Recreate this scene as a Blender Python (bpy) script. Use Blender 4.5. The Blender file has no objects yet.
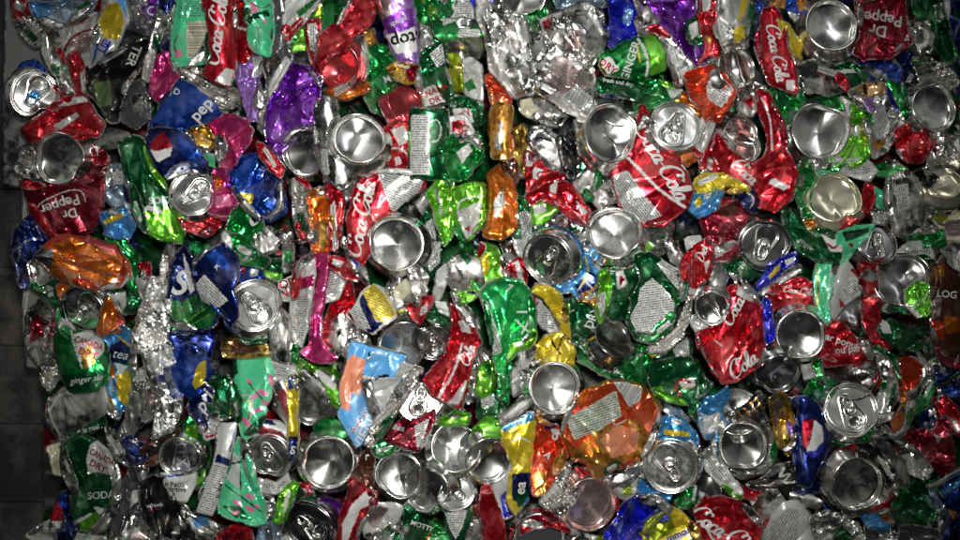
import bpy, math, random
import numpy as np
from mathutils import Matrix, Vector
from mathutils.geometry import delaunay_2d_cdt

C = bpy.context.scene.collection
D = 0.90                       # distance of the camera from the front of the bale
GROUP = 'crushed drink cans pressed into the bale'

# ---------------------------------------------------------------- inks (r, g, b, metallic)
INK = {
 'S':(.60,.59,.56,1), 'DS':(.34,.34,.335,1), 'R':(.46,.010,.022,.66), 'DR':(.26,.010,.03,.75), 'G':(.006,.21,.042,.72),
 'DG':(.006,.11,.036,.7), 'LG':(.15,.52,.03,.7), 'YG':(.42,.52,.02,.75), 'MT':(.06,.47,.23,.25), 'B':(.012,.07,.40,.75),
 'NB':(.008,.02,.12,.7), 'RB':(.02,.03,.50,.75), 'LB':(.06,.30,.62,.55), 'SK':(.08,.30,.58,.1), 'K':(.012,.012,.014,.45), 'W':(.48,.48,.465,.05),
 'WS':(.46,.47,.45,.3), 'Y':(.72,.55,.03,.35), 'O':(.66,.16,.015,.65), 'RO':(.60,.06,.02,.6), 'GD':(.62,.40,.08,.95), 'P':(.16,.02,.33,.75),
 'LP':(.30,.16,.46,.4), 'M':(.50,.03,.16,.55), 'PK':(.62,.16,.30,.3), 'BR':(.10,.035,.02,.5), 'TN':(.62,.38,.18,.4), 'CR':(.60,.57,.40,.3),
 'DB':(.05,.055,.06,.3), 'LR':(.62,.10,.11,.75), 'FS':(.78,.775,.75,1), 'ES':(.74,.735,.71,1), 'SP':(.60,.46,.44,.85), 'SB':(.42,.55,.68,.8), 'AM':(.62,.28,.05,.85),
}
for k_, v_ in INK.items():
    if v_[3] > .3: INK[k_] = v_[:3] + (v_[3]+(1-v_[3])*.55,)
def ink(c): return INK[c] if isinstance(c, str) else c

# ---------------------------------------------------------------- materials
def new_mat(name):
    m = bpy.data.materials.new(name); m.use_nodes = True
    nt = m.node_tree; nt.nodes.clear()
    return m, nt
def N(nt, t, **kw):
    n = nt.nodes.new(t)
    for k, v in kw.items(): setattr(n, k, v)
    return n
def math_(nt, op, a, b=None, c=None, clamp=False):
    n = N(nt, 'ShaderNodeMath', operation=op); n.use_clamp = clamp
    for i, v in enumerate((a, b, c)):
        if v is None: continue
        if isinstance(v, (int, float)): n.inputs[i].default_value = v
        else: nt.links.new(v, n.inputs[i])
    return n.outputs[0]
def mixc(nt, fac, a, b):
    n = N(nt, 'ShaderNodeMix', data_type='RGBA')
    for i, v in ((0, fac), (6, a), (7, b)):
        if isinstance(v, (int, float)): n.inputs[i].default_value = v
        elif isinstance(v, tuple): n.inputs[i].default_value = v
        else: nt.links.new(v, n.inputs[i])
    return n.outputs[2]

def make_printed():
    m, nt = new_mat('printed_aluminium'); L = nt.links.new
    out = N(nt, 'ShaderNodeOutputMaterial'); bs = N(nt, 'ShaderNodeBsdfPrincipled'); L(bs.outputs[0], out.inputs[0])
    at = N(nt, 'ShaderNodeAttribute', attribute_name='ink')
    fp = N(nt, 'ShaderNodeAttribute', attribute_name='fp')
    lp = N(nt, 'ShaderNodeAttribute', attribute_name='lp')
    tc = N(nt, 'ShaderNodeTexCoord')
    sep = N(nt, 'ShaderNodeSeparateXYZ'); L(lp.outputs['Vector'], sep.inputs[0])
    u, v = sep.outputs[0], sep.outputs[1]
    # rows of fine print
    row = math_(nt, 'FRACT', math_(nt, 'MULTIPLY', v, .42))
    inrow = math_(nt, 'GREATER_THAN', row, .45)
    rid = math_(nt, 'FLOOR', math_(nt, 'MULTIPLY', v, .42))
    cmb = N(nt, 'ShaderNodeCombineXYZ'); L(math_(nt, 'MULTIPLY', u, .9), cmb.inputs[0]); L(math_(nt, 'MULTIPLY', rid, 7.3), cmb.inputs[1])
    nz = N(nt, 'ShaderNodeTexNoise'); nz.inputs['Scale'].default_value = 1.0; nz.inputs['Detail'].default_value = 1.0; L(cmb.outputs[0], nz.inputs['Vector'])
    words = math_(nt, 'GREATER_THAN', nz.outputs['Fac'], .44)
    fine = math_(nt, 'MULTIPLY', inrow, words)
    # bar code
    cb = N(nt, 'ShaderNodeCombineXYZ'); L(math_(nt, 'MULTIPLY', u, .8), cb.inputs[0])
    nb = N(nt, 'ShaderNodeTexNoise'); nb.inputs['Scale'].default_value = 1.0; nb.inputs['Detail'].default_value = 2.0; L(cb.outputs[0], nb.inputs['Vector'])
    bars = math_(nt, 'GREATER_THAN', nb.outputs['Fac'], .5)
    f = fp.outputs['Fac']
    isbar = math_(nt, 'GREATER_THAN', f, 1.5)
    isfine = math_(nt, 'MULTIPLY', math_(nt, 'GREATER_THAN', f, .6), math_(nt, 'LESS_THAN', f, 1.5))
    mark = math_(nt, 'ADD', math_(nt, 'MULTIPLY', isbar, bars), math_(nt, 'MULTIPLY', isfine, fine), clamp=True)
    mark = math_(nt, 'MULTIPLY', mark, .82)
    col = mixc(nt, mark, at.outputs['Color'], (.03, .03, .035, 1))
    # grime in smudges
    gn = N(nt, 'ShaderNodeTexNoise'); gn.inputs['Scale'].default_value = 38; gn.inputs['Detail'].default_value = 5; gn.inputs['Roughness'].default_value = .65
    L(tc.outputs['Object'], gn.inputs['Vector'])
    g = N(nt, 'ShaderNodeMapRange'); g.inputs[1].default_value = .47; g.inputs[2].default_value = .75; L(gn.outputs['Fac'], g.inputs[0])
    grime = math_(nt, 'MULTIPLY', g.outputs[0], .62)
    geo = N(nt, 'ShaderNodeNewGeometry'); pw = N(nt, 'ShaderNodeMapRange'); pw.inputs[1].default_value = .535; pw.inputs[2].default_value = .60; L(geo.outputs['Pointiness'], pw.inputs[0])
    wn = N(nt, 'ShaderNodeTexNoise'); wn.inputs['Scale'].default_value = 120; wn.inputs['Detail'].default_value = 3; L(tc.outputs['Object'], wn.inputs['Vector'])
    wr = N(nt, 'ShaderNodeMapRange'); wr.inputs[1].default_value = .45; wr.inputs[2].default_value = .6; L(wn.outputs['Fac'], wr.inputs[0])
    wear = math_(nt, 'MULTIPLY', math_(nt, 'MULTIPLY', pw.outputs[0], wr.outputs[0]), .75)
    col = mixc(nt, wear, col, (.55, .55, .54, 1))
    col = mixc(nt, grime, col, (.10, .085, .065, 1))
    L(col, bs.inputs['Base Color'])
    met = math_(nt, 'MULTIPLY', at.outputs['Alpha'], math_(nt, 'SUBTRACT', 1.0, math_(nt, 'MULTIPLY', grime, .8)))
    met = math_(nt, 'MULTIPLY', met, math_(nt, 'SUBTRACT', 1.0, mark))
    L(met, bs.inputs['Metallic'])
    rn = N(nt, 'ShaderNodeTexNoise'); rn.inputs['Scale'].default_value = 160; rn.inputs['Detail'].default_value = 4; L(tc.outputs['Object'], rn.inputs['Vector'])
    rr = N(nt, 'ShaderNodeMapRange'); rr.inputs[1].default_value = .3; rr.inputs[2].default_value = .7; rr.inputs[3].default_value = .16; rr.inputs[4].default_value = .32
    L(rn.outputs['Fac'], rr.inputs[0])
    L(math_(nt, 'ADD', rr.outputs[0], math_(nt, 'MULTIPLY', grime, .8)), bs.inputs['Roughness'])
    # small dings and creases
    b1 = N(nt, 'ShaderNodeTexNoise'); b1.inputs['Scale'].default_value = 210; b1.inputs['Detail'].default_value = 3; b1.inputs['Distortion'].default_value = .6
    L(tc.outputs['Object'], b1.inputs['Vector'])
    bp = N(nt, 'ShaderNodeBump'); bp.inputs['Strength'].default_value = .05; bp.inputs['Distance'].default_value = .0012
    L(b1.outputs['Fac'], bp.inputs['Height']); L(bp.outputs[0], bs.inputs['Normal'])
    bs.inputs['Coat Weight'].default_value = .2; bs.inputs['Coat Roughness'].default_value = .12
    return m

def make_spun(name='spun_aluminium', aniso=.5, rough=.19):
    m, nt = new_mat(name); L = nt.links.new
    out = N(nt, 'ShaderNodeOutputMaterial'); bs = N(nt, 'ShaderNodeBsdfPrincipled'); L(bs.outputs[0], out.inputs[0])
    at = N(nt, 'ShaderNodeAttribute', attribute_name='ink')
    tc = N(nt, 'ShaderNodeTexCoord')
    gn = N(nt, 'ShaderNodeTexNoise'); gn.inputs['Scale'].default_value = 55; gn.inputs['Detail'].default_value = 6; gn.inputs['Roughness'].default_value = .7
    oi = N(nt, 'ShaderNodeObjectInfo')
    gn.noise_dimensions = '4D'; L(tc.outputs['Object'], gn.inputs['Vector']); L(math_(nt, 'MULTIPLY', oi.outputs['Random'], 30), gn.inputs['W'])
    g = N(nt, 'ShaderNodeMapRange'); g.inputs[1].default_value = .52; g.inputs[2].default_value = .75; L(gn.outputs['Fac'], g.inputs[0])
    grime = math_(nt, 'MULTIPLY', g.outputs[0], .36)
    col = mixc(nt, grime, at.outputs['Color'], (.12, .105, .085, 1))
    L(col, bs.inputs['Base Color'])
    L(math_(nt, 'MULTIPLY', at.outputs['Alpha'], math_(nt, 'SUBTRACT', 1.0, math_(nt, 'MULTIPLY', grime, .6))), bs.inputs['Metallic'])
    L(math_(nt, 'ADD', rough, math_(nt, 'MULTIPLY', grime, .5)), bs.inputs['Roughness'])
    bs.inputs['Anisotropic'].default_value = aniso; bs.inputs['Anisotropic Rotation'].default_value = .25
    tg = N(nt, 'ShaderNodeTangent', direction_type='RADIAL', axis='Z'); L(tg.outputs[0], bs.inputs['Tangent'])
    b1 = N(nt, 'ShaderNodeTexNoise'); b1.inputs['Scale'].default_value = 150; b1.inputs['Detail'].default_value = 3
    L(tc.outputs['Object'], b1.inputs['Vector'])
    bp = N(nt, 'ShaderNodeBump'); bp.inputs['Strength'].default_value = .10; bp.inputs['Distance'].default_value = .001
    L(b1.outputs['Fac'], bp.inputs['Height']); L(bp.outputs[0], bs.inputs['Normal'])
    return m
PRINTED = make_printed(); SPUN = make_spun(); ROLLED = make_spun('rolled_aluminium', .15, .2)

# ---------------------------------------------------------------- helpers
def pts(s): return np.array([[float(a) for a in p.split(',')] for p in s.split()])
def world(x, y, z):            # photo-plane millimetres and depth -> metres, where the thing really stands
    s = (D - z*.001) / D
    return np.stack([(x-480)*.001*s, -z*.001 + 0*x, (270-y)*.001*s], -1)

def inside(P, q):
    x, y = q[:, 0], q[:, 1]; r = np.zeros(len(q), bool); n = len(P); j = n-1
    for i in range(n):
        xi, yi = P[i]; xj, yj = P[j]
        c = ((yi > y) != (yj > y)) & (x < (xj-xi)*(y-yi)/((yj-yi) if yj != yi else 1e-9) + xi)
        r ^= c; j = i
    return r
def dist(P, q, closed=True):
    d = np.full(len(q), 1e9); n = len(P)
    for i in range(n if closed else n-1):
        a = P[i]; b = P[(i+1) % n]; ab = b-a; L2 = max(float(ab@ab), 1e-9)
        t = np.clip(((q-a)@ab)/L2, 0, 1); e = q-a-t[:, None]*ab
        d = np.minimum(d, np.hypot(e[:, 0], e[:, 1]))
    return d
def resample(P, h):
    out = []
    for i in range(len(P)):
        a = P[i]; b = P[(i+1) % len(P)]; k = max(1, int(round(np.hypot(*(b-a))/h)))
        for t in range(k): out.append(a + (b-a)*t/k)
    return np.array(out)
def chaikin(P):
    Q = []
    for i in range(len(P)):
        a = P[i]; b = P[(i+1) % len(P)]; Q += [a*.94+b*.06, a*.06+b*.94]
    return np.array(Q)
def poly_area(P):
    x, y = P[:, 0], P[:, 1]
    return abs(np.dot(x, np.roll(y, -1)) - np.dot(y, np.roll(x, -1)))/2

class Tin:                      # random faceted height field: the creases of crushed sheet metal
    def __init__(s, lo, hi, step, amp, rng, ang=0, aniso=1.):
        c = (lo+hi)/2; R = float(np.hypot(*(hi-lo)))/2 + step*2
        ca, sa = math.cos(ang), math.sin(ang); s.M = np.array([[ca/aniso, sa/aniso], [-sa, ca]]); s.c = c
        n1 = int(2*R/aniso/step)+2; n2 = int(2*R/step)+2
        gx, gy = np.meshgrid(np.arange(n1)-(n1-1)/2, np.arange(n2)-(n2-1)/2)
        p = np.stack([gx.ravel(), gy.ravel()], -1)*step + rng.uniform(-.45, .45, (gx.size, 2))*step
        s.h = rng.uniform(-amp, amp, len(p))
        vs, _, fs, ov, _, _ = delaunay_2d_cdt([Vector(a) for a in p], [], [], 0, 1e-6)
        s.v = np.array([tuple(a) for a in vs]); s.hh = np.array([s.h[o[0]] if o else 0 for o in ov]); s.f = [f for f in fs if len(f) == 3]
    def __call__(s, q):
        q = (q-s.c)@s.M.T; r = np.zeros(len(q))
        for f in s.f:
            a, b, c = s.v[f[0]], s.v[f[1]], s.v[f[2]]
            mn = np.minimum(np.minimum(a, b), c); mx = np.maximum(np.maximum(a, b), c)
            k = np.nonzero((q[:, 0] >= mn[0]) & (q[:, 0] <= mx[0]) & (q[:, 1] >= mn[1]) & (q[:, 1] <= mx[1]))[0]
            if not len(k): continue
            w = q[k]-a; u = b-a; v = c-a; det = u[0]*v[1]-u[1]*v[0]
            if abs(det) < 1e-9: continue
            l1 = (w[:, 0]*v[1]-w[:, 1]*v[0])/det; l2 = (u[0]*w[:, 1]-u[1]*w[:, 0])/det
            ok = (l1 >= -1e-6) & (l2 >= -1e-6) & (l1+l2 <= 1+1e-6)
            r[k[ok]] = s.hh[f[0]]*(1-l1-l2)[ok] + s.hh[f[1]]*l1[ok] + s.hh[f[2]]*l2[ok]
        return r

def mesh_obj(name, V, F, mats, parent=None, attrs=None, midx=None, smooth=True, sharp=0):
    me = bpy.data.meshes.new(name); V = np.asarray(V, np.float32)
    F = [f for f in F] if not isinstance(F, np.ndarray) else F
    me.vertices.add(len(V)); me.vertices.foreach_set('co', V.ravel())
    if isinstance(F, np.ndarray):
        n, k = F.shape; me.loops.add(n*k); me.polygons.add(n)
        me.loops.foreach_set('vertex_index', F.ravel().astype(np.int32)); me.polygons.foreach_set('loop_start', np.arange(0, n*k, k, dtype=np.int32))
    else:
        ls = [len(f) for f in F]; flat = [i for f in F for i in f]
        me.loops.add(len(flat)); me.polygons.add(len(F)); me.loops.foreach_set('vertex_index', flat)
        me.polygons.foreach_set('loop_start', np.concatenate([[0], np.cumsum(ls)[:-1]]).astype(np.int32))
    if midx is not None: me.polygons.foreach_set('material_index', midx)
    me.polygons.foreach_set('use_smooth', np.full(len(me.polygons), smooth, dtype=bool))
    me.update(calc_edges=True)
    for nm, (ty, arr) in (attrs or {}).items():
        a = me.attributes.new(nm, ty, 'POINT')
        a.data.foreach_set({'FLOAT': 'value', 'FLOAT_COLOR': 'color', 'FLOAT_VECTOR': 'vector'}[ty], np.asarray(arr, np.float32).ravel())
    me.validate()
    if sharp: me.set_sharp_from_angle(angle=math.radians(sharp))
    for m in mats: me.materials.append(m)
    o = bpy.data.objects.new(name, me); C.objects.link(o)
    if parent: o.parent = parent
    return o

# ---------------------------------------------------------------- lettering
_gc = {}
def glyphs(txt, style):
    k = (txt, style)
    if k in _gc: return _gc[k]
    cu = bpy.data.curves.new('t', 'FONT'); cu.body = txt; cu.size = 1.0; cu.align_x = 'CENTER'; cu.resolution_u = 3
    if 'i' in style: cu.shear = .3
    if 'b' in style: cu.offset = .022
    o = bpy.data.objects.new('t', cu); C.objects.link(o)
    dg = bpy.context.evaluated_depsgraph_get(); me = bpy.data.meshes.new_from_object(o.evaluated_get(dg))
    V = np.array([tuple(v.co)[:2] for v in me.vertices]).reshape(-1, 2); F = [list(p.vertices) for p in me.polygons]
    bpy.data.objects.remove(o); bpy.data.curves.remove(cu); bpy.data.meshes.remove(me)
    V = V - np.array([0, .35]); V /= .70
    if 'c' in style: V[:, 0] *= .75
    _gc[k] = (V, F); return _gc[k]
# flowing script: centre lines drawn with a broad nib. unit = x-height 1, caps about 2
SCR = {
 'C': (1.75, [[(1.75,1.75),(1.5,2.1),(1.0,2.1),(.45,1.6),(.2,.9),(.35,.25),(.8,0),(1.3,.15),(1.7,.5)], [(1.45,1.35),(1.5,1.7),(1.75,1.9),(2.1,1.85),(2.25,1.6)]]),
 'o': (.95, [[(.55,1),(.25,.85),(.1,.45),(.25,.1),(.5,0),(.78,.2),(.85,.6),(.7,.92),(.5,1),(.65,.8),(1.05,.75)]]),
 'c': (.85, [[(.78,.8),(.6,1),(.3,.85),(.12,.45),(.28,.08),(.55,0),(.95,.3)]]),
 'a': (1.0, [[(.75,.8),(.55,1),(.25,.8),(.1,.4),(.25,.05),(.5,.1),(.72,.5),(.8,.95),(.72,.3),(.85,.02),(1.1,.25)]]),
 'l': (.55, [[(.05,.3),(.45,1.1),(.6,1.8),(.45,2.1),(.28,1.8),(.2,.9),(.25,.15),(.45,0),(.7,.25)]]),
 '-': (.55, [[(.0,.62),(.5,.7)]]),
 'e': (.85, [[(.15,.5),(.5,.55),(.7,.8),(.5,1),(.22,.8),(.12,.4),(.3,.03),(.6,.05),(.95,.35)]]),
 'p': (1.0, [[(.1,.8),(.3,1),(.3,.2),(.2,-.9)], [(.3,.6),(.55,1),(.85,.75),(.8,.2),(.5,0),(.3,.2)]]),
 's': (.75, [[(.1,.1),(.4,.4),(.55,1),(.6,.5),(.5,.08),(.25,0)], [(.5,.2),(.8,.3)]]),
 'i': (.5, [[(.1,.5),(.25,1),(.22,.3),(.35,0),(.6,.3)]]),
 'r': (.75, [[(.05,.4),(.25,1.1),(.35,.9),(.6,.9),(.5,.3),(.6,0),(.8,.25)]]),
 'D': (1.7, [[(.7,2),(.5,1.2),(.3,.1),(.9,0),(1.5,.5),(1.6,1.3),(1.2,1.9),(.6,2.1),(.1,1.8)]]),
 'P': (1.5, [[(.6,1.9),(.45,1),(.3,0)], [(.1,1.6),(.6,2.1),(1.3,2.0),(1.5,1.5),(1.1,1.05),(.6,1)]]),
 'n': (1.0, [[(.1,.9),(.2,0),(.3,.7),(.6,1),(.7,.6),(.7,.1),(1,.25)]]),
 't': (.6, [[(.35,1.7),(.25,.5),(.35,0),(.6,.25)], [(.05,1.1),(.6,1.15)]]),
 'h': (1.0, [[(.05,.3),(.4,1.6),(.35,2.0),(.2,1.5),(.15,0),(.3,.7),(.6,1),(.7,.5),(.7,.1),(1,.25)]]),
}
def script(txt):
    V = []; F = []; x = 0; pen = math.radians(35)
    for ch in txt:
        if ch == ' ': x += .6; continue
        w, strokes = SCR.get(ch, SCR['o'])
        for s in strokes:
            P = np.array(s, float); n = len(P); Q = []
            for i in range(n-1):
                p0 = P[max(i-1, 0)]; p1 = P[i]; p2 = P[i+1]; p3 = P[min(i+2, n-1)]
                for t in np.linspace(0, 1, 6)[:-1]:
                    Q.append(.5*((2*p1)+(-p0+p2)*t+(2*p0-5*p1+4*p2-p3)*t*t+(-p0+3*p1-3*p2+p3)*t**3))
            Q.append(P[-1]); Q = np.array(Q); T = np.gradient(Q, axis=0); T /= np.maximum(np.hypot(T[:, 0], T[:, 1]), 1e-6)[:, None]
            wd = .055 + .13*np.abs(np.sin(np.arctan2(T[:, 1], T[:, 0])-pen+.5)); Nn = np.stack([-T[:, 1], T[:, 0]], -1)
            b = len(V)
            for q, nn, ww in zip(Q, Nn, wd): V += [q+nn*ww+[x, 0], q-nn*ww+[x, 0]]
            for i in range(len(Q)-1): F.append([b+2*i, b+2*i+1, b+2*i+3, b+2*i+2])
        x += w
    V = np.array(V); V[:, 0] += V[:, 1]*.22; V[:, 0] -= x/2; V[:, 1] -= .8; V /= 2.0
    return V, F
def lettering(t):
    txt, x, y, size, ang, col = t[:6]; style = t[6] if len(t) > 6 else 'b'
    if style.startswith('s'): V, F = script(txt)
    else: V, F = glyphs(txt, style)
    V = V*size; a = math.radians(ang)
    arc = t[7] if len(t) > 7 else 0      # radius of curvature, + = arched
    if arc:
        th = V[:, 0]/arc; rr = abs(arc)+V[:, 1]*(1 if arc > 0 else -1); 
        V = np.stack([rr*np.sin(np.abs(1)*V[:, 0]/abs(arc)), (rr*np.cos(V[:, 0]/abs(arc))-abs(arc))*(1 if arc > 0 else -1)], -1)
    # split long triangles so that the ink follows the dents
    for _ in range(4):
        nF = []; V = list(V); done = True; cache = {}
        def mid(i, j):
            k = (min(i, j), max(i, j))
            if k not in cache: V.append((V[i]+V[j])/2); cache[k] = len(V)-1
            return cache[k]
        for f in F:
            if len(f) > 3:
                for q in range(1, len(f)-1): nF.append([f[0], f[q], f[q+1]])
            else: nF.append(f)
        F = nF; nF = []
        for f in F:
            e = [(f[i], f[(i+1) % 3]) for i in range(3)]
            l = [float(np.hypot(*(V[a_]-V[b_]))) > 2.2 for a_, b_ in e]
            s = sum(l)
            if s == 0: nF.append(f); continue
            done = False
            if s == 3:
                m = [mid(*k) for k in e]; nF += [[f[0], m[0], m[2]], [f[1], m[1], m[0]], [f[2], m[2], m[1]], m]
            elif s == 1:
                i = l.index(True); m = mid(*e[i]); nF += [[f[i], m, f[(i+2) % 3]], [m, f[(i+1) % 3], f[(i+2) % 3]]]
            else:
                i = l.index(False); a0, b0, c0 = f[i], f[(i+1) % 3], f[(i+2) % 3]
                m1 = mid(b0, c0); m2 = mid(c0, a0); nF += [[a0, b0, m1], [a0, m1, m2], [m2, m1, c0]]
        F = nF; V = np.array(V)
        if done: break
    V = np.array(V)
    X = x + V[:, 0]*math.cos(a) + V[:, 1]*math.sin(a)
    Y = y + V[:, 0]*math.sin(a) - V[:, 1]*math.cos(a)
    return np.stack([X, Y], -1), F, ink(col)

# ---------------------------------------------------------------- crushed body
_seed = [100]
def body(spec, parent=None, name='body'):
    col, poly, z, kw = spec; rng = np.random.default_rng(kw.get('seed', int(sum(ord(ch)*(i_ % 97+1) for i_, ch in enumerate(poly)))))
    P0 = pts(poly)
    if col == 'S' and poly_area(P0) < 460: col = (.42, .415, .40, 1)
    if kw.get('soft', 1): P0 = chaikin(P0)
    if kw.get('soft', 1) > 1: P0 = chaikin(P0)
    big = math.sqrt(poly_area(P0)); step = kw.get('step', 1.15 if big < 75 else 1.3)
    B = resample(P0, step*1.2)
    sgn = np.sign(np.dot(B[:, 0], np.roll(B[:, 1], -1)) - np.dot(B[:, 1], np.roll(B[:, 0], -1)))
    tg = np.roll(B, -2, 0)-np.roll(B, 2, 0); tg /= np.maximum(np.hypot(tg[:, 0], tg[:, 1]), 1e-6)[:, None]
    nrm = np.stack([tg[:, 1], -tg[:, 0]], -1)*sgn
    rag = kw.get('rag', .8); kn = max(4, int(len(B)/6)); kp = np.sort(rng.uniform(0, len(B), kn)); kv = rng.uniform(-1.5, 1.6, kn)*min(1.15, max(.5, big/32))
    jg = np.interp(np.arange(len(B)), np.concatenate([[kp[-1]-len(B)], kp, [kp[0]+len(B)]]), np.concatenate([[kv[-1]], kv, [kv[0]]]))
    gr = 1.7 if rag > .5 and big > 16 else (.9 if rag > .1 else 0)
    B = B + nrm*(gr + jg*rag*1.15)[:, None] + rng.normal(0, .12, (len(B), 2))
    for _ in range(2): B = np.where((np.hypot(*(np.roll(B, 1, 0)-B).T) < .35)[:, None], (np.roll(B, 1, 0)+np.roll(B, -1, 0))/2, B)
    lo, hi = B.min(0), B.max(0)
    gx, gy = np.meshgrid(np.arange(lo[0], hi[0], step), np.arange(lo[1], hi[1], step*.9))
    gx = gx + (np.arange(gx.shape[0]) % 2)[:, None]*step/2
    q = np.stack([gx.ravel(), gy.ravel()], -1); q += rng.uniform(-.12, .12, q.shape)*step
    q = q[inside(B, q)]; dd = dist(B, q); q = q[dd > step*.55]; 
    def tri(B, q):
        nb = len(B); allp = np.vstack([B, q])
        vs, _, fs, ov, _, _ = delaunay_2d_cdt([Vector(a) for a in allp], [(i, (i+1) % nb) for i in range(nb)], [], 1, 1e-5)
        return np.array([tuple(a) for a in vs]), [f for f in fs], ov
    c = B.mean(0); cyl = kw.get('cyl'); H = kw.get('h', min(15., max(4., big*.2))); cr = kw.get('cr', 1.)
    ev, em = np.linalg.eigh(np.cov((B-c).T)); elong = math.sqrt(ev[1]/max(ev[0], 1e-6))
    ang = math.radians(kw['fold']) if 'fold' in kw else math.atan2(em[1, 1], em[0, 1])+rng.normal(0, .25 if elong > 1.5 else .9); an = kw.get('an', min(3.5, 1.6+elong*.4))
    foil = cr >= 1.35 and big > 38 or kw.get('foil')
    if not foil: cr = min(cr, 1.05)
    s1 = max(9., big*(.28 if foil else .30))
    t1 = Tin(lo, hi, s1, 1, rng, ang, an); t2 = Tin(lo, hi, s1*.45, 1, rng, ang+rng.normal(0, .4), an*.8); t3 = Tin(lo, hi, 4.2, 1, rng, ang, 1.3)
    tx, ty = kw.get('t', tuple(rng.uniform(-.30, .30, 2)*(1 if big < 45 else .6))); w = min(kw.get('w', rng.uniform(4, 9)), big*.3)
    a1, a2, a3 = (2.8+H*.40)*cr, (1.1+H*.12)*cr*(1 if foil else .6), (.18 if foil else .10)*cr
    mode = kw.get('mode', 'pan' if (rng.random() < .42 and cyl is None) else 'cush')
    ph = rng.uniform(0, 6.28, 4)
    folds = []
    for k_ in range(int(kw.get('nf', min(9, 1.5+big/9)*min(1.3, .35+cr*.7)))):
        fa = ang + (rng.normal(0, .5) if rng.random() < .7 else rng.uniform(0, 3.14)); fc = rng.uniform(lo*.8+hi*.2, lo*.2+hi*.8)
        folds.append((math.cos(fa), math.sin(fa), fc, rng.uniform(.25, .6)*big, rng.uniform(1.8, 4.6)*(1 if rng.random() < .6 else -1)*min(1.2, .5+cr*.5), rng.uniform(2, 5), rng.uniform(-.02, .02)))
    def height(p):
        d = dist(B, p); k = np.clip(d/w, 0, 1)
        if mode == 'pan': h = 2.6*np.clip(d/1.2, 0, 1) + H*.42*np.exp(-(d/(w*.8))) + H*.10 - .2*H*k
        else: h = 1.1*np.clip(d/.9, 0, 1) + H*.36*(1-(1-k)**1.15)
        h = h + (a1*t1(p) + a2*t2(p))*np.clip(.35+d/4, 0, 1) + a3*t3(p)
        for fc_, fs_, f0, fl, fa_, fw, fb in folds:
            e = p-f0; u = e[:, 0]*fc_+e[:, 1]*fs_; v = -e[:, 0]*fs_+e[:, 1]*fc_ + fb*u*u*.5
            h = h - fa_*np.exp(-np.abs(v)/fw)*np.clip(1-(u/fl)**2, 0, 1)
        r = p-c
        if cyl is not None:
            ca, sa = math.cos(math.radians(cyl)), math.sin(math.radians(cyl)); s = -r[:, 0]*sa+r[:, 1]*ca
            bb = B-c; sb = -bb[:, 0]*sa+bb[:, 1]*ca; m = (sb.max()+sb.min())/2; W = (sb.max()-sb.min())/2*1.04
            h = h*.35 + W*.75*np.sqrt(np.clip(1-((s-m)/W)**2, 0, 1)) - W*.2
        for k_, (la, lam, am) in enumerate(kw.get('ridge', [])):     # parallel pleats
            la = math.radians(la); u = (r[:, 0]*math.cos(la)+r[:, 1]*math.sin(la))/lam + ph[0]+.35*np.sin((r[:, 1]*math.cos(la)-r[:, 0]*math.sin(la))/17+ph[1])
            h = h + am*(np.abs((u % 1)*2-1)*2-1)*np.clip(d/4, 0, 1)
        h = h + r[:, 0]*tx + r[:, 1]*ty
        for ex, ey, er, ez in ENDS:        # sheet metal gives way where a stiffer can end presses into it
            if z < ez and abs(ex-c[0]) < er+ext and abs(ey-c[1]) < er+ext:
                rr = np.hypot(p[:, 0]-ex, p[:, 1]-ey)/er; cap = ez-z-er*np.interp(rr, [0, .80, .97, 1.2, 1.5], [.62, .50, .12, -.08, -.8])
                h = np.minimum(h, cap)
        return h
    ext = float(np.hypot(*(hi-lo)))/2
    def edge(p):
        r = p-c; return r[:, 0]*tx+r[:, 1]*ty
    v1, f1, ov1 = tri(B, q)
    nb = len(B)
    h1 = height(v1); onb = dist(B, v1) < 1e-3; h1[onb] = h1[onb]-.6
    # coarse back
    step2 = 6.; gx, gy = np.meshgrid(np.arange(lo[0], hi[0], step2), np.arange(lo[1], hi[1], step2)); q2 = np.stack([gx.ravel(), gy.ravel()], -1)
    q2 = q2[inside(B, q2)]; q2 = q2[dist(B, q2) > 2.5] if len(q2) else q2
    v2, f2, ov2 = tri(B, q2)
    d2 = dist(B, v2); h2 = np.minimum(edge(v2), height(v2)-1.5) - H*.45*np.clip(d2/w, 0, 1)
    # weld both at the rim through original indices
    m1 = {}
    for i, o in enumerate(ov1):
        for k in o:
            if k < nb: m1[k] = i
    remap = {}; nv = len(v1); keep = []
    for i, o in enumerate(ov2):
        b = next((k for k in o if k < nb and k in m1), None)
        if b is not None: remap[i] = m1[b]
        else: remap[i] = nv; nv += 1; keep.append(i)
    F = [list(f) for f in f1] + [[remap[i] for i in reversed(f)] for f in f2]
    V2 = np.vstack([v1, v2[keep]]) if keep else v1; Hh = np.concatenate([h1, h2[keep]]) if keep else h1
    LF = []
    # ink
    ic = np.tile(np.array(ink(col)), (len(V2), 1)); fpv = np.zeros(len(V2)); lpv = np.zeros((len(V2), 3))
    wob = t3(V2)*.6
    PP = list(kw.get('P', []))
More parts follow.
